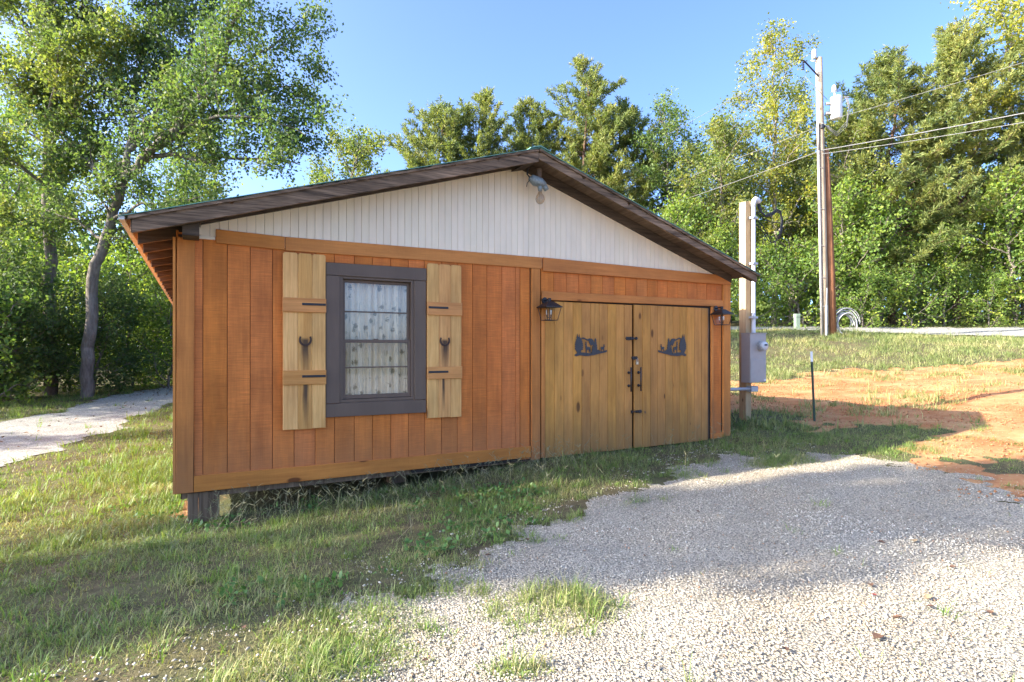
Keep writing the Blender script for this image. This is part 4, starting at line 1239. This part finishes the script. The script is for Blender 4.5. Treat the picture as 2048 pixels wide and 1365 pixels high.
# --- the two big trees on the left, limbs laid out after the photograph
def W(px, py, Y): return np.array([(px-1024)/1140*Y, Y, 1.5+(699-py)/1140*Y])
BX, BY = -14.9, 20.0
b0 = np.array([BX, BY, hz(BX, BY)])
def rel(lst): return [W(*q)-b0 for q in lst]
limbsA = [
 (rel([(172,806,20),(176,700,20),(184,600,20),(205,485,20),(236,400,20),(258,345,20)]), .21, .145, .60, .6),
 (rel([(255,352,20),(300,300,19.8),(345,262,19.5),(400,190,19.2),(450,110,19),(478,20,18.8),(490,-70,18.7)]), .15, .03, .12, 1.1),
 (rel([(262,340,20),(300,318,20),(360,308,19.8),(440,318,19.6),(520,318,19.3),(600,330,19)]), .10, .015, .18, .8),
 (rel([(300,305,19.9),(380,258,20.2),(470,215,20.4),(560,175,20.6),(625,170,20.7)]), .10, .015, .2, .95),
 (rel([(350,262,19.6),(440,232,19),(540,240,18.6),(610,270,18.3)]), .07, .012, .2, .8),
 (rel([(420,165,19.1),(500,120,19.4),(570,70,19.8),(600,40,20)]), .06, .012, .15, .75),
 (rel([(250,360,20),(262,270,20.6),(272,170,21.2),(300,60,21.6),(320,-60,22)]), .13, .02, .15, 1.3),
 (rel([(235,405,20),(180,330,20.5),(130,270,21),(90,200,21.5)]), .09, .02, .2, 1.2),
 (rel([(222,440,20),(290,410,19.4),(360,400,18.8),(420,395,18.4)]), .06, .012, .25, 1.0),
 (rel([(262,300,20.4),(340,190,21),(380,90,21.6),(400,-20,22)]), .09, .015, .2, 1.2),
 (rel([(205,480,20),(150,440,20.6),(90,420,21)]), .06, .012, .25, 1.2),
]
w_, l_ = foliate(11, limbsA, 4.8, 2.1, 7, .65, 33, .13, .62, .3, .16, .03)
mA = tree_meshes('a', w_, l_, M['bark_grey'], M['leaf_maple'])
t = empty('maple_tree', tuple(b0)); link('trunk', mA[0], t); link('crown', mA[1], t)
tag(t, 'leaning grey maple by the lane whose boughs reach over the shed roof', 'tree')

b0 = np.array([-17.4, 21.5, hz(-17.4, 21.5)])
limbsB = [
 (rel([(100,812,21.5),(98,600,21.5),(96,420,21.5),(96,260,21.5),(92,120,21.5),(84,0,21.5),(80,-140,21.5)]), .24, .08, .45, .6),
 (rel([(95,300,21.5),(150,220,21),(220,140,20.6),(240,60,20.4)]), .09, .015, .15, 1.3),
 (rel([(95,260,21.5),(40,180,21),(-20,110,20.6)]), .09, .015, .15, 1.3),
 (rel([(92,160,21.5),(150,60,22),(190,-50,22.4)]), .09, .015, .15, 1.3),
 (rel([(90,120,21.5),(30,20,22),(0,-90,22)]), .09, .015, .15, 1.3),
 (rel([(96,380,21.5),(40,330,20.8),(-30,300,20.2)]), .08, .015, .2, 1.3),
 (rel([(96,400,21.5),(150,350,22.2),(200,320,23)]), .08, .015, .2, 1.3),
 (rel([(96,460,21.5),(30,430,20.6),(-20,410,20)]), .07, .015, .2, 1.3),
 (rel([(96,250,21.5),(110,170,20.3),(120,90,19.6)]), .08, .015, .2, 1.3),
 (rel([(86,40,21.5),(140,-40,21),(180,-120,20.6)]), .07, .015, .1, 1.2),
]
w_, l_ = foliate(12, limbsB, 4.6, 2.1, 7, .65, 30, .14, .62, .3, .17, .02)
mB = tree_meshes('b', w_, l_, M['bark_grey'], M['leaf_gum'])
t = empty('sweetgum_tree', tuple(b0)); link('trunk', mB[0], t); link('crown', mB[1], t)
tag(t, 'tall straight tree with yellowing top at the far left edge', 'tree')

# --- prototypes
def proto(seed, H, R_, h0, bm, lm, nb=22, r=.2, shape='oval', per_m=3.0, sec=1.6, ntw=7, nl=15, leaf=.175, tl=.6, sp=.2):
    lim = decid_limbs(seed, H, R_, h0, .5, nb, r, shape)
    return tree_meshes('p', *foliate(seed+100, lim, per_m, sec, ntw, tl, nl, leaf, .62, .3, sp), M[bm], M[lm])
pr_oak   = proto(21, 15, 3.6, 2.6, 'bark_grey', 'leaf_dark', 24, .22, per_m=2.4)
pr_gum   = proto(22, 17, 3.0, 2.2, 'bark_pale', 'leaf_gum', 26, .20, 'cone', per_m=2.4)
pr_tall  = proto(23, 18, 2.7, 3.0, 'bark_pale', 'leaf_yellow', 24, .17, 'open', per_m=2.3, nl=14)
pr_round = proto(24, 13, 3.4, 2.0, 'bark_grey', 'leaf_gum', 22, .2, per_m=2.6)
pr_sap   = proto(25, 6.5, 2.2, .5, 'bark_grey', 'leaf_bush', 16, .07, per_m=3.0, sec=1.1, ntw=6, nl=12, leaf=.165)
pr_bush  = proto(26, 3.2, 1.9, .1, 'bark_grey', 'leaf_bush', 15, .05, per_m=3.4, sec=.9, ntw=6, nl=11, leaf=.14, tl=.4)
pr_dbush = proto(27, 4.6, 2.4, .2, 'bark_grey', 'leaf_maple', 18, .07, per_m=3.2, sec=1.2, ntw=6, nl=18, leaf=.15, tl=.55)
pn = [tree_meshes('n', *pine(s, H, R_, h0, r), M['bark_pine'], M['needle']) for s, H, R_, h0, r in ((31,17,3.9,3.0,.2),(32,17,3.8,4.5,.2),(33,15,4.6,2.2,.2))]

pr_shade = proto(28, 14, 3.4, 2.2, 'bark_grey', 'leaf_dark', 19, .2, per_m=1.25, sec=1.3, ntw=7, nl=42, leaf=.19, tl=.45, sp=.2)

# --- trees that can be singled out
plant_tree('round_tree', pr_round, -10.8, 37, 0.6, 1.17, 'round topped tree standing alone above the left roof slope', None)
plant_tree('pine_tree', pn[2], -4.6, 36, 0.3, 1.02, 'broad pine at the left end of the group above the ridge')
plant_tree('pine_tree', pn[0], -2.0, 36.5, 1.9, .95, 'pointed pine second from the left in the group above the ridge')
plant_tree('pine_tree', pn[1], 1.3, 38, 2.6, .92, 'slim pine just above the roof peak')
plant_tree('pine_tree', pn[0], 4.7, 36, 4.0, 1.02, 'tallest pine of the group, with a spiky top right of the peak')
plant_tree('pine_tree', pn[2], 7.2, 37.5, 5.1, .98, 'broad yellowish pine right of the tallest one above the ridge')
plant_tree('oak_tree', pr_oak, 9.8, 34.5, 1.1, .92, 'dark leafy tree between the pines and the yellowing tall tree')
plant_tree('poplar_tree', pr_tall, 14.6, 31.8, 0.4, .92, 'tall airy tree with yellow leaves just left of the utility pole')
plant_tree('gum_tree', pr_gum, 16.8, 34.5, 2.2, .86, 'dark green tree right behind the utility pole')
plant_tree('pine_tree', pn[2], 21.0, 31.5, 2.1, 1.00, 'olive green pine right of the transformer')
plant_tree('pine_tree', pn[1], 24.2, 31.0, 0.9, .96, 'big golden green pine near the right edge')
plant_tree('gum_tree', pr_tall, 27.2, 31.0, 3.0, 1.14, 'tallest tree at the right edge, reaching the top of the picture')
plant_tree('pine_tree', pn[0], 28.4, 29.5, 5.4, .9, 'pine cut off by the right edge')
# --- second row: nothing tells them apart
rr = random.Random(77)
back = [(-24,44,0),(-19,46,3),(-15.5,43,0),(-12.5,48,1),(-21,36,3),(-17.5,31,0),(-27,32,3),(-24,27,0),
        (12.5,37.5,3),(18.6,37,0),(19.4,33.5,3),(22.6,35,1),(26,36,0),(30.5,34,3),(32.5,31,0),(11.4,31.5,3),(17.9,31.2,3),(6.4,41,3),(0,43,0),(14.5,38,0)]
for (x, y, k) in back:
    mset = (pr_oak, pr_gum, pr_tall, pr_round)[k]
    left = x < 0
    plant_tree('woodland_tree', mset, x, y, rr.random()*6.28, rr.uniform(.72, .95),
               'leafy tree in the wood beyond the lane on the left' if left else 'leafy tree in the wood beyond the road on the right',
               'woodland trees left of the shed' if left else 'woodland trees right of the shed')
# --- understory
ORD = ['first','second','third','fourth','fifth','sixth','seventh','eighth','ninth','tenth','eleventh','twelfth']
def thicket(spots, protos, names, labels, groups, cats, s0, s1):
    spots = sorted(spots, key=lambda q: q[0]/q[1]); cnt = {}
    for (x, y, k) in spots:
        i = cnt.get(k, 0); cnt[k] = i+1
        plant_tree(names[k], protos[k], x, y, rr.random()*6.28, rr.uniform(s0, s1), labels[k] % ORD[i], groups[k], cats[k])
thicket([(9.2,30.6,'s'),(11.0,29.8,'s'),(12.4,29.3,'b'),(14.9,29.4,'b'),(16.9,29.5,'s'),(19.0,29.4,'s'),(19.9,28.5,'b'),(22.0,29.0,'s'),
         (23.4,27.9,'b'),(25.0,28.4,'s'),(27.4,27.4,'b'),(28.4,28.2,'s'),(7.2,31.6,'s'),(17.4,28.2,'b'),(25.6,26.9,'b')],
        {'s': pr_sap, 'b': pr_bush}, {'s': 'sapling', 'b': 'bush'},
        {'s': 'bright green sapling, %s from the left along the right wood edge', 'b': 'low leafy bush, %s from the left at the foot of the right wood edge'},
        {'s': 'saplings at the right wood edge', 'b': 'bushes at the right wood edge'}, {'s': 'sapling', 'b': 'bush'}, .75, 1.15)
thicket([(-17.2,19.2,'d'),(-19.0,20.6,'d'),(-15.8,21.6,'d'),(-18.2,23.6,'s'),(-21.0,22.8,'d'),(-16.4,24.4,'s'),(-16.6,17.6,'b'),(-18.6,17.8,'d'),(-20.6,19.0,'s'),
         (-15.2,26.5,'d'),(-17.6,28,'s'),(-14.8,30.5,'s'),(-16.2,34,'d'),(-12.5,36.5,'s'),(-9.2,38,'s'),(-22.5,25,'s'),(-14.0,23.2,'b')],
        {'d': pr_dbush, 's': pr_sap, 'b': pr_bush}, {'d': 'thicket_bush', 's': 'sapling', 'b': 'bush'},
        {'d': 'dense green bush, %s from the left in the thicket beyond the lane', 's': 'slender sapling, %s from the left in the thicket beyond the lane', 'b': 'low bright bush, %s from the left at the lane edge'},
        {'d': 'thicket bushes left of the lane', 's': 'saplings left of the lane', 'b': 'low bushes by the lane'}, {'d': 'bush', 's': 'sapling', 'b': 'bush'}, .8, 1.15)
# --- trees outside the frame on the sunward side; their shade lies across the drive
for (x, y, mset, sc, sz) in ((-15.5, .10, pr_shade, .46, .85), (-20.5, .40, pr_shade, .46, .98), (-11.5, 1.7, pr_shade, .42, .80), (-17.6, -.3, pr_shade, .44, .95), (-20.5, 8.5, pr_gum, .8, .8), (-22, 14, pr_oak, .9, .9)):
    plant_tree('lawn_tree', mset, x, y, rr.random()*6.28, sc, 'leafy tree left of the picture that shades the drive', 'trees left of the picture', sz=sz)

# --- far wood that closes the view, one mass
rgw = np.random.default_rng(9)
def far_wood(n, a0, a1, d0, d1, h0, h1, size, seed):
    a = rgw.uniform(R(a0), R(a1), n); d = rgw.uniform(d0, d1, n)
    X = np.sin(a)*d; Y = np.cos(a)*d
    top = h0+(h1-h0)*(vnoise(X, Y, .16, seed)*.6+vnoise(X, Y, .45, seed+1)*.4)
    Z = height(X, Y)+top*rgw.random(n)**1.25
    return leaves(rgw, np.stack([X, Y, Z], 1), size, .7, .3)
LV, LF = far_wood(60000, -62, 58, 50, 64, 6, 15, .62, 3)
tag(link('far_wood', np_mesh('far_wood', LV, LF, M['leaf_dark'])), 'distant wood closing the view behind the nearer trees', 'wood', None, 'stuff')

# ------------------------------------------------------------------ grass, gravel stones, weeds
rg = np.random.default_rng(4)
SHX, SHY, CA, SA = -3.366, 5.709, math.cos(R(28.7)), math.sin(R(28.7))
def to_shed(X, Y):
    dx, dy = X-SHX, Y-SHY
    return dx*CA+dy*SA, -dx*SA+dy*CA
def ell(X, Y, cx, cy, a, b, rot=0):
    c, s = math.cos(rot), math.sin(rot); dx, dy = X-cx, Y-cy
    return ((dx*c+dy*s)/a)**2+((-dx*s+dy*c)/b)**2
CLUMPS = [(.20,3.34,.44,.34,0),(-.90,3.08,.50,.50,.4),(-.55,3.70,.30,.20,.3),(.04,2.66,.14,.07,0),(-.22,3.62,.10,.08,0),(3.55,7.55,.75,.30,.6),(-1.15,2.62,.40,.24,0)]
def density(X, Y):
    d = np.ones(X.shape)*.85
    d *= .40+.9*np.clip(vnoise(X, Y, 1.6, 21)*1.5-.15, 0, 1)
    g = soft(X, Y, GRAVEL, .40, 3.4, 3)
    gi = soft(X, Y, [(p[0]*.94+.16, p[1]*.94-.06) for p in GRAVEL], .4, 3.4, 3)
    d[g] = .14*np.clip(vnoise(X, Y, 4.2, 91)[g]*3-1.5, 0, 1)+.02
    d[gi] = .010
    thin = np.clip(1.25-ell(X, Y, -1.55, 2.75, .75, .45, .2), 0, 1)*np.clip(vnoise(X, Y, 3.0, 93)*3-.8, 0, 1)
    d = d*(1-.9*thin)
    for c in CLUMPS:
        e = ell(X, Y, *c); d = np.maximum(d, np.clip(1.35-e, 0, 1)*1.1)
    lane = soft(X, Y, LANE, .35, 1.2, 4); d[lane] *= .03
    cl = soft(X, Y, CLAY, .8, .9, 2)
    tuft = np.clip((vnoise(X, Y, 1.1, 31)*.6+vnoise(X, Y, 3.2, 33)*.4-.60)*7, 0, 1)
    d = np.where(cl & ~g, .025+tuft*.8, d*np.where(X > 4.5, np.clip(vnoise(X, Y, .9, 35)*2.2-.2, .45, 1), 1))
    # grassy tongue and island right of the doors
    for c in ((5.3,7.9,.9,.28,-.2),(5.75,5.75,.7,.2,-.5),(4.9,9.0,1.5,.55,.1)):
        d = np.maximum(d, np.clip(1.3-ell(X, Y, *c), 0, 1)*.9*(~g))
    u, w = to_shed(X, Y)
    d[(u > .05) & (u < 7.95) & (w > .10)] = 0
    d[in_poly(X, Y, ROAD)] = 0
    return d
def blades(n, xr, yr, maxd, ln, wd, lean, minh=.3, dens=density, yp=1.0):
    X = rg.uniform(*xr, n*3); t = rg.random(n*3)**yp; Y = yr[0]+(yr[1]-yr[0])*t
    vis = np.abs(X) < .96*Y+1.8
    X, Y = X[vis], Y[vis]
    dd = dens(X, Y); k = rg.random(len(X)) < dd/maxd
    X, Y, dd = X[k][:n], Y[k][:n], dd[k][:n]
    return blade_mesh(X, Y, dd, ln, wd, lean, minh)
def blade_mesh(X, Y, dd, ln, wd, lean, minh, a=None):
    n = len(X); Z = height(X, Y)
    if a is None: a = rg.random(n)*6.283
    hv = vnoise(X, Y, 2.3, 41)
    L = ln*(minh+(1.25-minh)*rg.random(n)**1.6)*(.45+.9*hv)*(.6+.6*vnoise(X, Y, 9, 43))*(.65+.35*np.clip(dd, 0, 1)); Wd = wd*rg.uniform(.6, 1.2, n)
    le = lean*rg.uniform(.25, 1.7, n)
    dirx, diry = np.cos(a), np.sin(a); b = a+1.57+rg.normal(size=n)*.5
    sx, sy = np.cos(b)*Wd*.5, np.sin(b)*Wd*.5
    base = np.stack([X, Y, Z-.01], 1); D = np.stack([dirx, diry, np.zeros(n)], 1); S = np.stack([sx, sy, np.zeros(n)], 1)
    le = np.clip(le, 0, 1.35)
    up1 = np.cos(le*.55); out1 = np.sin(le*.55); up2 = np.cos(np.minimum(le*1.6, 1.9)); out2 = np.sin(np.minimum(le*1.6, 1.9))
    mid = base+D*(L*.5*out1)[:, None]; mid[:, 2] += L*.5*up1
    tip = mid+D*(L*.5*out2)[:, None]; tip[:, 2] += L*.5*up2
    V = np.stack([base-S, base+S, mid+S*.8, mid-S*.8, tip], 1).reshape(-1, 3)
    o = (np.arange(n)*5)[:, None]
    F = np.concatenate([o+np.array([[0,1,2]]), o+np.array([[0,2,3]]), o+np.array([[3,2,4]])], 0)
    return V, F
def stuff(name, V, F, mat, label, cat):
    return tag(link(name, np_mesh(name, V, F, mat)), label, cat, None, 'stuff')
stuff('lawn_grass', *blades(95000, (-6,8), (2.3,10.5), 1.0, .125, .0056, .95, yp=1.2), M['grass'], 'green and yellowing grass around the shed and drive', 'grass')
def dens_lush(X, Y):
    d = density(X, Y)
    return d*np.clip((vnoise(X, Y, 1.15, 51)*.65+vnoise(X, Y, 3.1, 52)*.35-.52)*6, 0, 1)
stuff('lush_grass', *blades(26000, (-6,7), (2.3,10.5), 1.0, .13, .0056, 1.0, dens=dens_lush, yp=1.2), M['grass_lush'], 'lush bright green grass clumps in front of the shed', 'grass')
def dens_dry(X, Y):
    d = density(X, Y)*np.clip((vnoise(X, Y, 1.4, 61)-.55)*5, 0, 1)
    for c in ((.06,2.66,.16,.08,0),(-1.5,2.95,.55,.22,.3)):
        d = np.maximum(d, np.clip(1.3-ell(X, Y, *c), 0, 1))
    return d
stuff('dry_grass', *blades(28000, (-6,7), (2.3,10.5), 1.0, .13, .005, .9, dens=dens_dry, yp=1.2), M['grass_dry'], 'dry straw coloured grass among the green', 'grass')
def dens_cl(X, Y):
    d = np.zeros(X.shape)
    for c in CLUMPS: d = np.maximum(d, np.clip(1.45-ell(X, Y, *c)-.6*vnoise(X, Y, 6, 81), 0, 1))
    return d
def dens_b(X, Y): return np.clip(1.2-ell(X, Y, *CLUMPS[1])-1.1*vnoise(X, Y, 4, 83), 0, 1)
stuff('bright_clump_grass', *blades(8000, (-1.7,0), (2.3,4.0), 1.0, .13, .0055, 1.0, dens=dens_b), M['grass_lush'], 'bright green grass clump at the lower left edge of the gravel', 'grass')
stuff('clump_grass', *blades(34000, (-1.7,4.4), (2.3,8.0), 1.0, .15, .0055, .85, dens=dens_cl), M['grass'], 'grass clumps growing up through the gravel', 'grass')
stuff('yard_grass', *blades(50000, (-17,-3), (5.0,30), 1.0, .15, .011, .7, yp=1.3), M['grass'], 'grass beside the lane and left of the shed', 'grass')
stuff('bank_grass', *blades(85000, (2.5,26), (10,30), 1.0, .22, .014, .7, yp=.9), M['grass'], 'long grass on the bank between the clay yard and the road', 'grass')

def tufts(n, per, xr, yr, ln, wd, lean, spread, dens=density, yp=1.2):
    X = rg.uniform(*xr, n*4); Y = yr[0]+(yr[1]-yr[0])*rg.random(n*4)**yp
    k = (np.abs(X) < .93*Y+.8) & (rg.random(len(X)) < dens(X, Y)); X, Y = X[k][:n], Y[k][:n]; n = len(X)
    sz = rg.uniform(.5, 1.3, n)
    ix = np.repeat(np.arange(n), (per*sz).astype(int)); a = rg.random(len(ix))*6.283; r_ = np.abs(rg.normal(size=len(ix)))*spread*sz[ix]
    return blade_mesh(X[ix]+np.cos(a)*r_, Y[ix]+np.sin(a)*r_, np.ones(len(ix)), ln, wd, lean, .35, a+rg.normal(size=len(ix))*.5)
stuff('grass_tufts', *tufts(900, 26, (-6,8), (2.3,10.5), .15, .0058, .95, .045), M['grass_lush'], 'spreading tufts of fresh green crab grass in the lawn', 'grass')
stuff('pale_tufts', *tufts(800, 22, (-6,8), (2.3,10.5), .13, .005, 1.0, .045), M['grass'], 'thin pale grass tufts in the lawn and gravel edge', 'grass')
stuff('yard_tufts', *tufts(900, 16, (-16,-3), (6,26), .26, .011, .75, .06), M['grass_lush'], 'grass tufts along the lane', 'grass')
stuff('bank_tufts', *tufts(1500, 14, (4,24), (9.5,27), .34, .012, .7, .07, yp=1.0), M['grass'], 'coarse grass tufts on the bank and clay yard', 'grass')

# crab grass seed heads along the front of the shed
SV = []; SF = []
def spike(p0, p1, w):
    p0 = np.asarray(p0); p1 = np.asarray(p1); d = unit(p1-p0); s = unit(np.cross(d, rg.normal(size=3)))*w
    o = len(SV)*1
    SV.extend([p0-s, p0+s, p1+s*.6, p1-s*.6]); SF.append((o, o+1, o+2, o+3))
for k in range(430):
    if k < 250: u_, w_y = rg.uniform(.3, 4.6), -rg.uniform(.0, .75)
    else: u_, w_y = rg.uniform(-.5, 8.2), -rg.uniform(.1, 2.0)
    x, y = SHX+u_*CA-w_y*SA, SHY+u_*SA+w_y*CA
    if k >= 250 and density(np.array([x]), np.array([y]))[0] < .3: continue
    z = hz(x, y); h = rg.uniform(.14, .34)
    p = np.array([x, y, z]); q = p+np.array([rg.normal()*.06, rg.normal()*.06, h*.6]); e = q+np.array([rg.normal()*.06, rg.normal()*.06, h*.4])
    spike(p, q, .0018); spike(q, e, .0016)
    a0 = rg.random()*6.28
    for j in range(rg.integers(2, 5)):
        a = a0+j*2.1+rg.normal()*.3; L = rg.uniform(.03, .065)
        spike(e-np.array([0,0,.01*j]), e+np.array([math.cos(a)*L, math.sin(a)*L, L*rg.uniform(.2, .9)-.01*j]), .0024)
stuff('seed_stalks', np.array(SV), np.array(SF), M['seed'], 'forked grass seed heads standing along the front of the shed', 'grass')

# broad leaved weeds in the lawn
C = []; 
for k in range(190):
    for _ in range(20):
        x, y = rg.uniform(-6, 1.2), rg.uniform(2.4, 9)
        if abs(x) < .93*y+.3 and density(np.array([x]), np.array([y]))[0] > .45 and not in_poly(np.array([x]), np.array([y]), GRAVEL)[0] and vnoise(np.array([x]), np.array([y]), .8, 71)[0] > .5: break
    else: continue
    z = hz(x, y); m_ = rg.integers(5, 11)
    C.append(np.stack([x+rg.normal(size=m_)*.05, y+rg.normal(size=m_)*.05, z+rg.uniform(.01, .06, m_)], 1))
C = np.vstack(C)
LV, LF = leaves(rg, C, .055, .62, 1.4)
stuff('weeds', LV, LF, M['weed'], 'broad leaved weeds in the lawn', 'weeds')

# loose gravel stones
def stone_field(n, inside, xr, yr, yp, s0, s1):
    X = rg.uniform(*xr, n*3); Y = yr[0]+(yr[1]-yr[0])*rg.random(n*3)**yp
    k = (np.abs(X) < .93*Y+.5) & inside(X, Y); X, Y = X[k][:n], Y[k][:n]; n = len(X)
    Z = height(X, Y)+.012
    oct_ = np.array([(1,0,0),(-1,0,0),(0,1,0),(0,-1,0),(0,0,1),(0,0,-1)], float)
    V = oct_[None]*rg.uniform(.6, 1.25, (n, 6, 1))+rg.normal(size=(n, 6, 3))*.22
    V *= rg.uniform(.6, 1.2, (n, 1, 3))*(s0+(s1-s0)*rg.random(n)**2.2)[:, None, None]
    a = rg.random(n)*6.283; c, s = np.cos(a)[:, None], np.sin(a)[:, None]
    x = V[:, :, 0]*c-V[:, :, 1]*s; y = V[:, :, 0]*s+V[:, :, 1]*c
    V = np.stack([x+X[:, None], y+Y[:, None], V[:, :, 2]*.75+Z[:, None]+s0*.4], 2).reshape(-1, 3)
    T = np.array([(0,2,4),(2,1,4),(1,3,4),(3,0,4),(2,0,5),(1,2,5),(3,1,5),(0,3,5)])
    F = (np.arange(n)*6)[:, None, None]+T[None]
    return V, F.reshape(-1, 3)
def stone_mat():
    m, nt, out = new_mat('gravel_stones'); N = NT(nt)
    rpi = N.n('ShaderNodeNewGeometry').outputs['Random Per Island']
    col = N.ramp(rpi, [(0.0,(0.12,0.105,0.08)),(0.18,(0.32,0.29,0.23)),(0.45,(0.49,0.445,0.355)),(0.8,(0.59,0.545,0.445)),(0.955,(0.72,0.68,0.58)),(0.97,(0.40,0.22,0.12))])
    tc = N.n('ShaderNodeTexCoord').outputs['Object']
    dust = N.mr(N.noise(tc, 0.8, 4, 0.6), 0.42, 0.68)
    col = N.mix(N.math('MULTIPLY', dust, 0.6), col, (0.37,0.31,0.215))
    d2 = N.mr(N.noise(tc, 3.1, 4, 0.6), 0.55, 0.75)
    col = N.mix(N.math('MULTIPLY', d2, 0.62), col, (0.26,0.195,0.13))
    k = N.mr(N.noise(tc, 120, 3), 0.3, 0.7, 0.85, 1.1)
    mu = N.n('ShaderNodeVectorMath', operation='SCALE'); N.l(col, mu.inputs[0]); N.l(k, mu.inputs[3])
    N.l(N.bsdf(mu.outputs[0], 0.85, None, 0, 0.25), out.inputs[0])
    return m
M['stone'] = stone_mat()
def in_gr(X, Y): return soft(X, Y, GRAVEL, .30, 3.0, 3) & (rg.random(len(X)) < .22+1.5*vnoise(X, Y, 1.3, 95)*vnoise(X, Y, 4.5, 96)*1.6)
stuff('gravel_stones', *stone_field(90000, in_gr, (-3.2,7.6), (2.3,8.6), 1.5, .0028, .0098), M['stone'], 'loose pale crushed stone on the drive', 'gravel')
def fringe(X, Y): return ((ell(X, Y, -1.55, 2.75, .75, .45, .2) < 1.1) & (vnoise(X, Y, 3.0, 93) > .42)) | (~soft(X, Y, GRAVEL, .2, 2.4, 3)) & soft(X, Y, [(p[0]*1.06-.22, p[1]*1.06) for p in GRAVEL], .5, 2.4, 3)
stuff('scattered_stones', *stone_field(9000, fringe, (-3.2,7.6), (2.3,9), 1.4, .004, .013), M['stone'], 'scattered stones strewn into the grass and clay at the drive edge', 'gravel')

def on_clay(X, Y): return soft(X, Y, CLAY, .8, .9, 2) & (vnoise(X, Y, 1.2, 97) > .45)
M['clod'] = bark('clay_clods', (0.27,0.095,0.04), (0.46,0.25,0.12))
stuff('clay_clods', *stone_field(6000, on_clay, (4,17), (4.5,18.5), 1.1, .007, .03), M['clod'], 'small clods and stones on the red clay', 'clods')
# leaf litter on the lane
X = rg.uniform(-15, -8, 4000); Y = rg.uniform(9, 33, 4000)
k = soft(X, Y, LANE, .8, 1.2, 4) & (rg.random(4000) < .10+.5*(Y > 20)); X, Y = X[k], Y[k]
LV, LF = leaves(rg, np.stack([X, Y, height(X, Y)+.04], 1), .085, .7, 2.5)
stuff('leaf_litter', LV, LF, M['litter'], 'dead leaves strewn over the gravel lane', 'leaf litter')

# single fallen leaves on the drive
M['leaf_red'] = plain('dead_leaf_red', (0.30,0.045,0.03), 0.7, 0, .3, 60)
M['leaf_brown'] = plain('dead_leaf_brown', (0.12,0.062,0.035), 0.8, 0, .4, 60)
M['leaf_tan'] = plain('dead_leaf_tan', (0.33,0.24,0.13), 0.8, 0, .3, 60)
def gpt(px, py):
    Y = 1140*1.5/(py-699); return ((px-1024)/1140*Y, Y)
def dead_leaf(px, py, size, mat, label, group, lf):
    size *= .75
    x, y = gpt(px, py); r = random.Random(lf); m = MB(); n = 9
    prof = [(0,.02),(.12,.20),(.25,.34),(.36,.22),(.52,.36),(.66,.20),(.80,.16),(1.0,.0)]
    V = []; F = []; cl = r.uniform(.25, .6)
    for t_, w in prof:
        for s in (-1, 0, 1):
            V.append(((t_-.5)*size, s*w*size, cl*size*(s*s*w*1.2+.25*(t_-.5)**2)+.004))
    for i in range(len(prof)-1):
        o = i*3
        F += [(o,o+1,o+4,o+3),(o+1,o+2,o+5,o+4)]
    o2 = len(V)
    m.add(V, F); m.add([(p[0], p[1], p[2]-.0012) for p in V], [tuple(reversed(f)) for f in F])
    m.tube([(-.5*size,0,.01),(-.8*size,.03*size,.015)], .0012, 4)
    o = m.build('fallen_leaf', mat, None, True, (x, y, hz(x, y)+.018)); o.rotation_euler = (r.uniform(-.2,.2), r.uniform(-.2,.2), r.random()*6.28)
    tag(o, label, 'leaf', group)
G = 'fallen leaves on the drive'
dead_leaf(1746,1196,.055,M['leaf_red'],'bright red fallen leaf on the sunlit gravel',G,1)
dead_leaf(1856,1195,.085,M['leaf_tan'],'pale tan curled leaf lying right of the red leaf',G,2)
dead_leaf(1755,1283,.105,M['leaf_brown'],'long brown dead leaf below the red leaf',G,3)
dead_leaf(1829,1087,.09,M['leaf_tan'],'tan leaf at the far edge of the sunlit gravel',G,4)
dead_leaf(1764,1090,.07,M['leaf_brown'],'dark brown leaf at the shadow edge left of the tan one',G,5)
dead_leaf(1054,1062,.075,M['leaf_brown'],'reddish brown leaf on shaded gravel near the grass edge',G,6)
dead_leaf(977,1097,.07,M['leaf_brown'],'curled brown leaf by the tip of the bright grass clump',G,7)
dead_leaf(1742,1174,.08,M['leaf_brown'],'small dark leaf just above the red leaf',G,8)
dead_leaf(487,1243,.06,M['leaf_brown'],'brown leaf lodged in the grass at lower left',G,9)
for i, (px, py) in enumerate(((1396,1022),(1860,1216),(1797,1242),(1960,1240),(1906,1140),(1570,1310),(850,1310),(1290,1100),(1980,1225))):
    dead_leaf(px, py, .045+.012*(i % 3), M['leaf_brown'], 'small brown leaf scrap scattered on the gravel', G, 20+i)
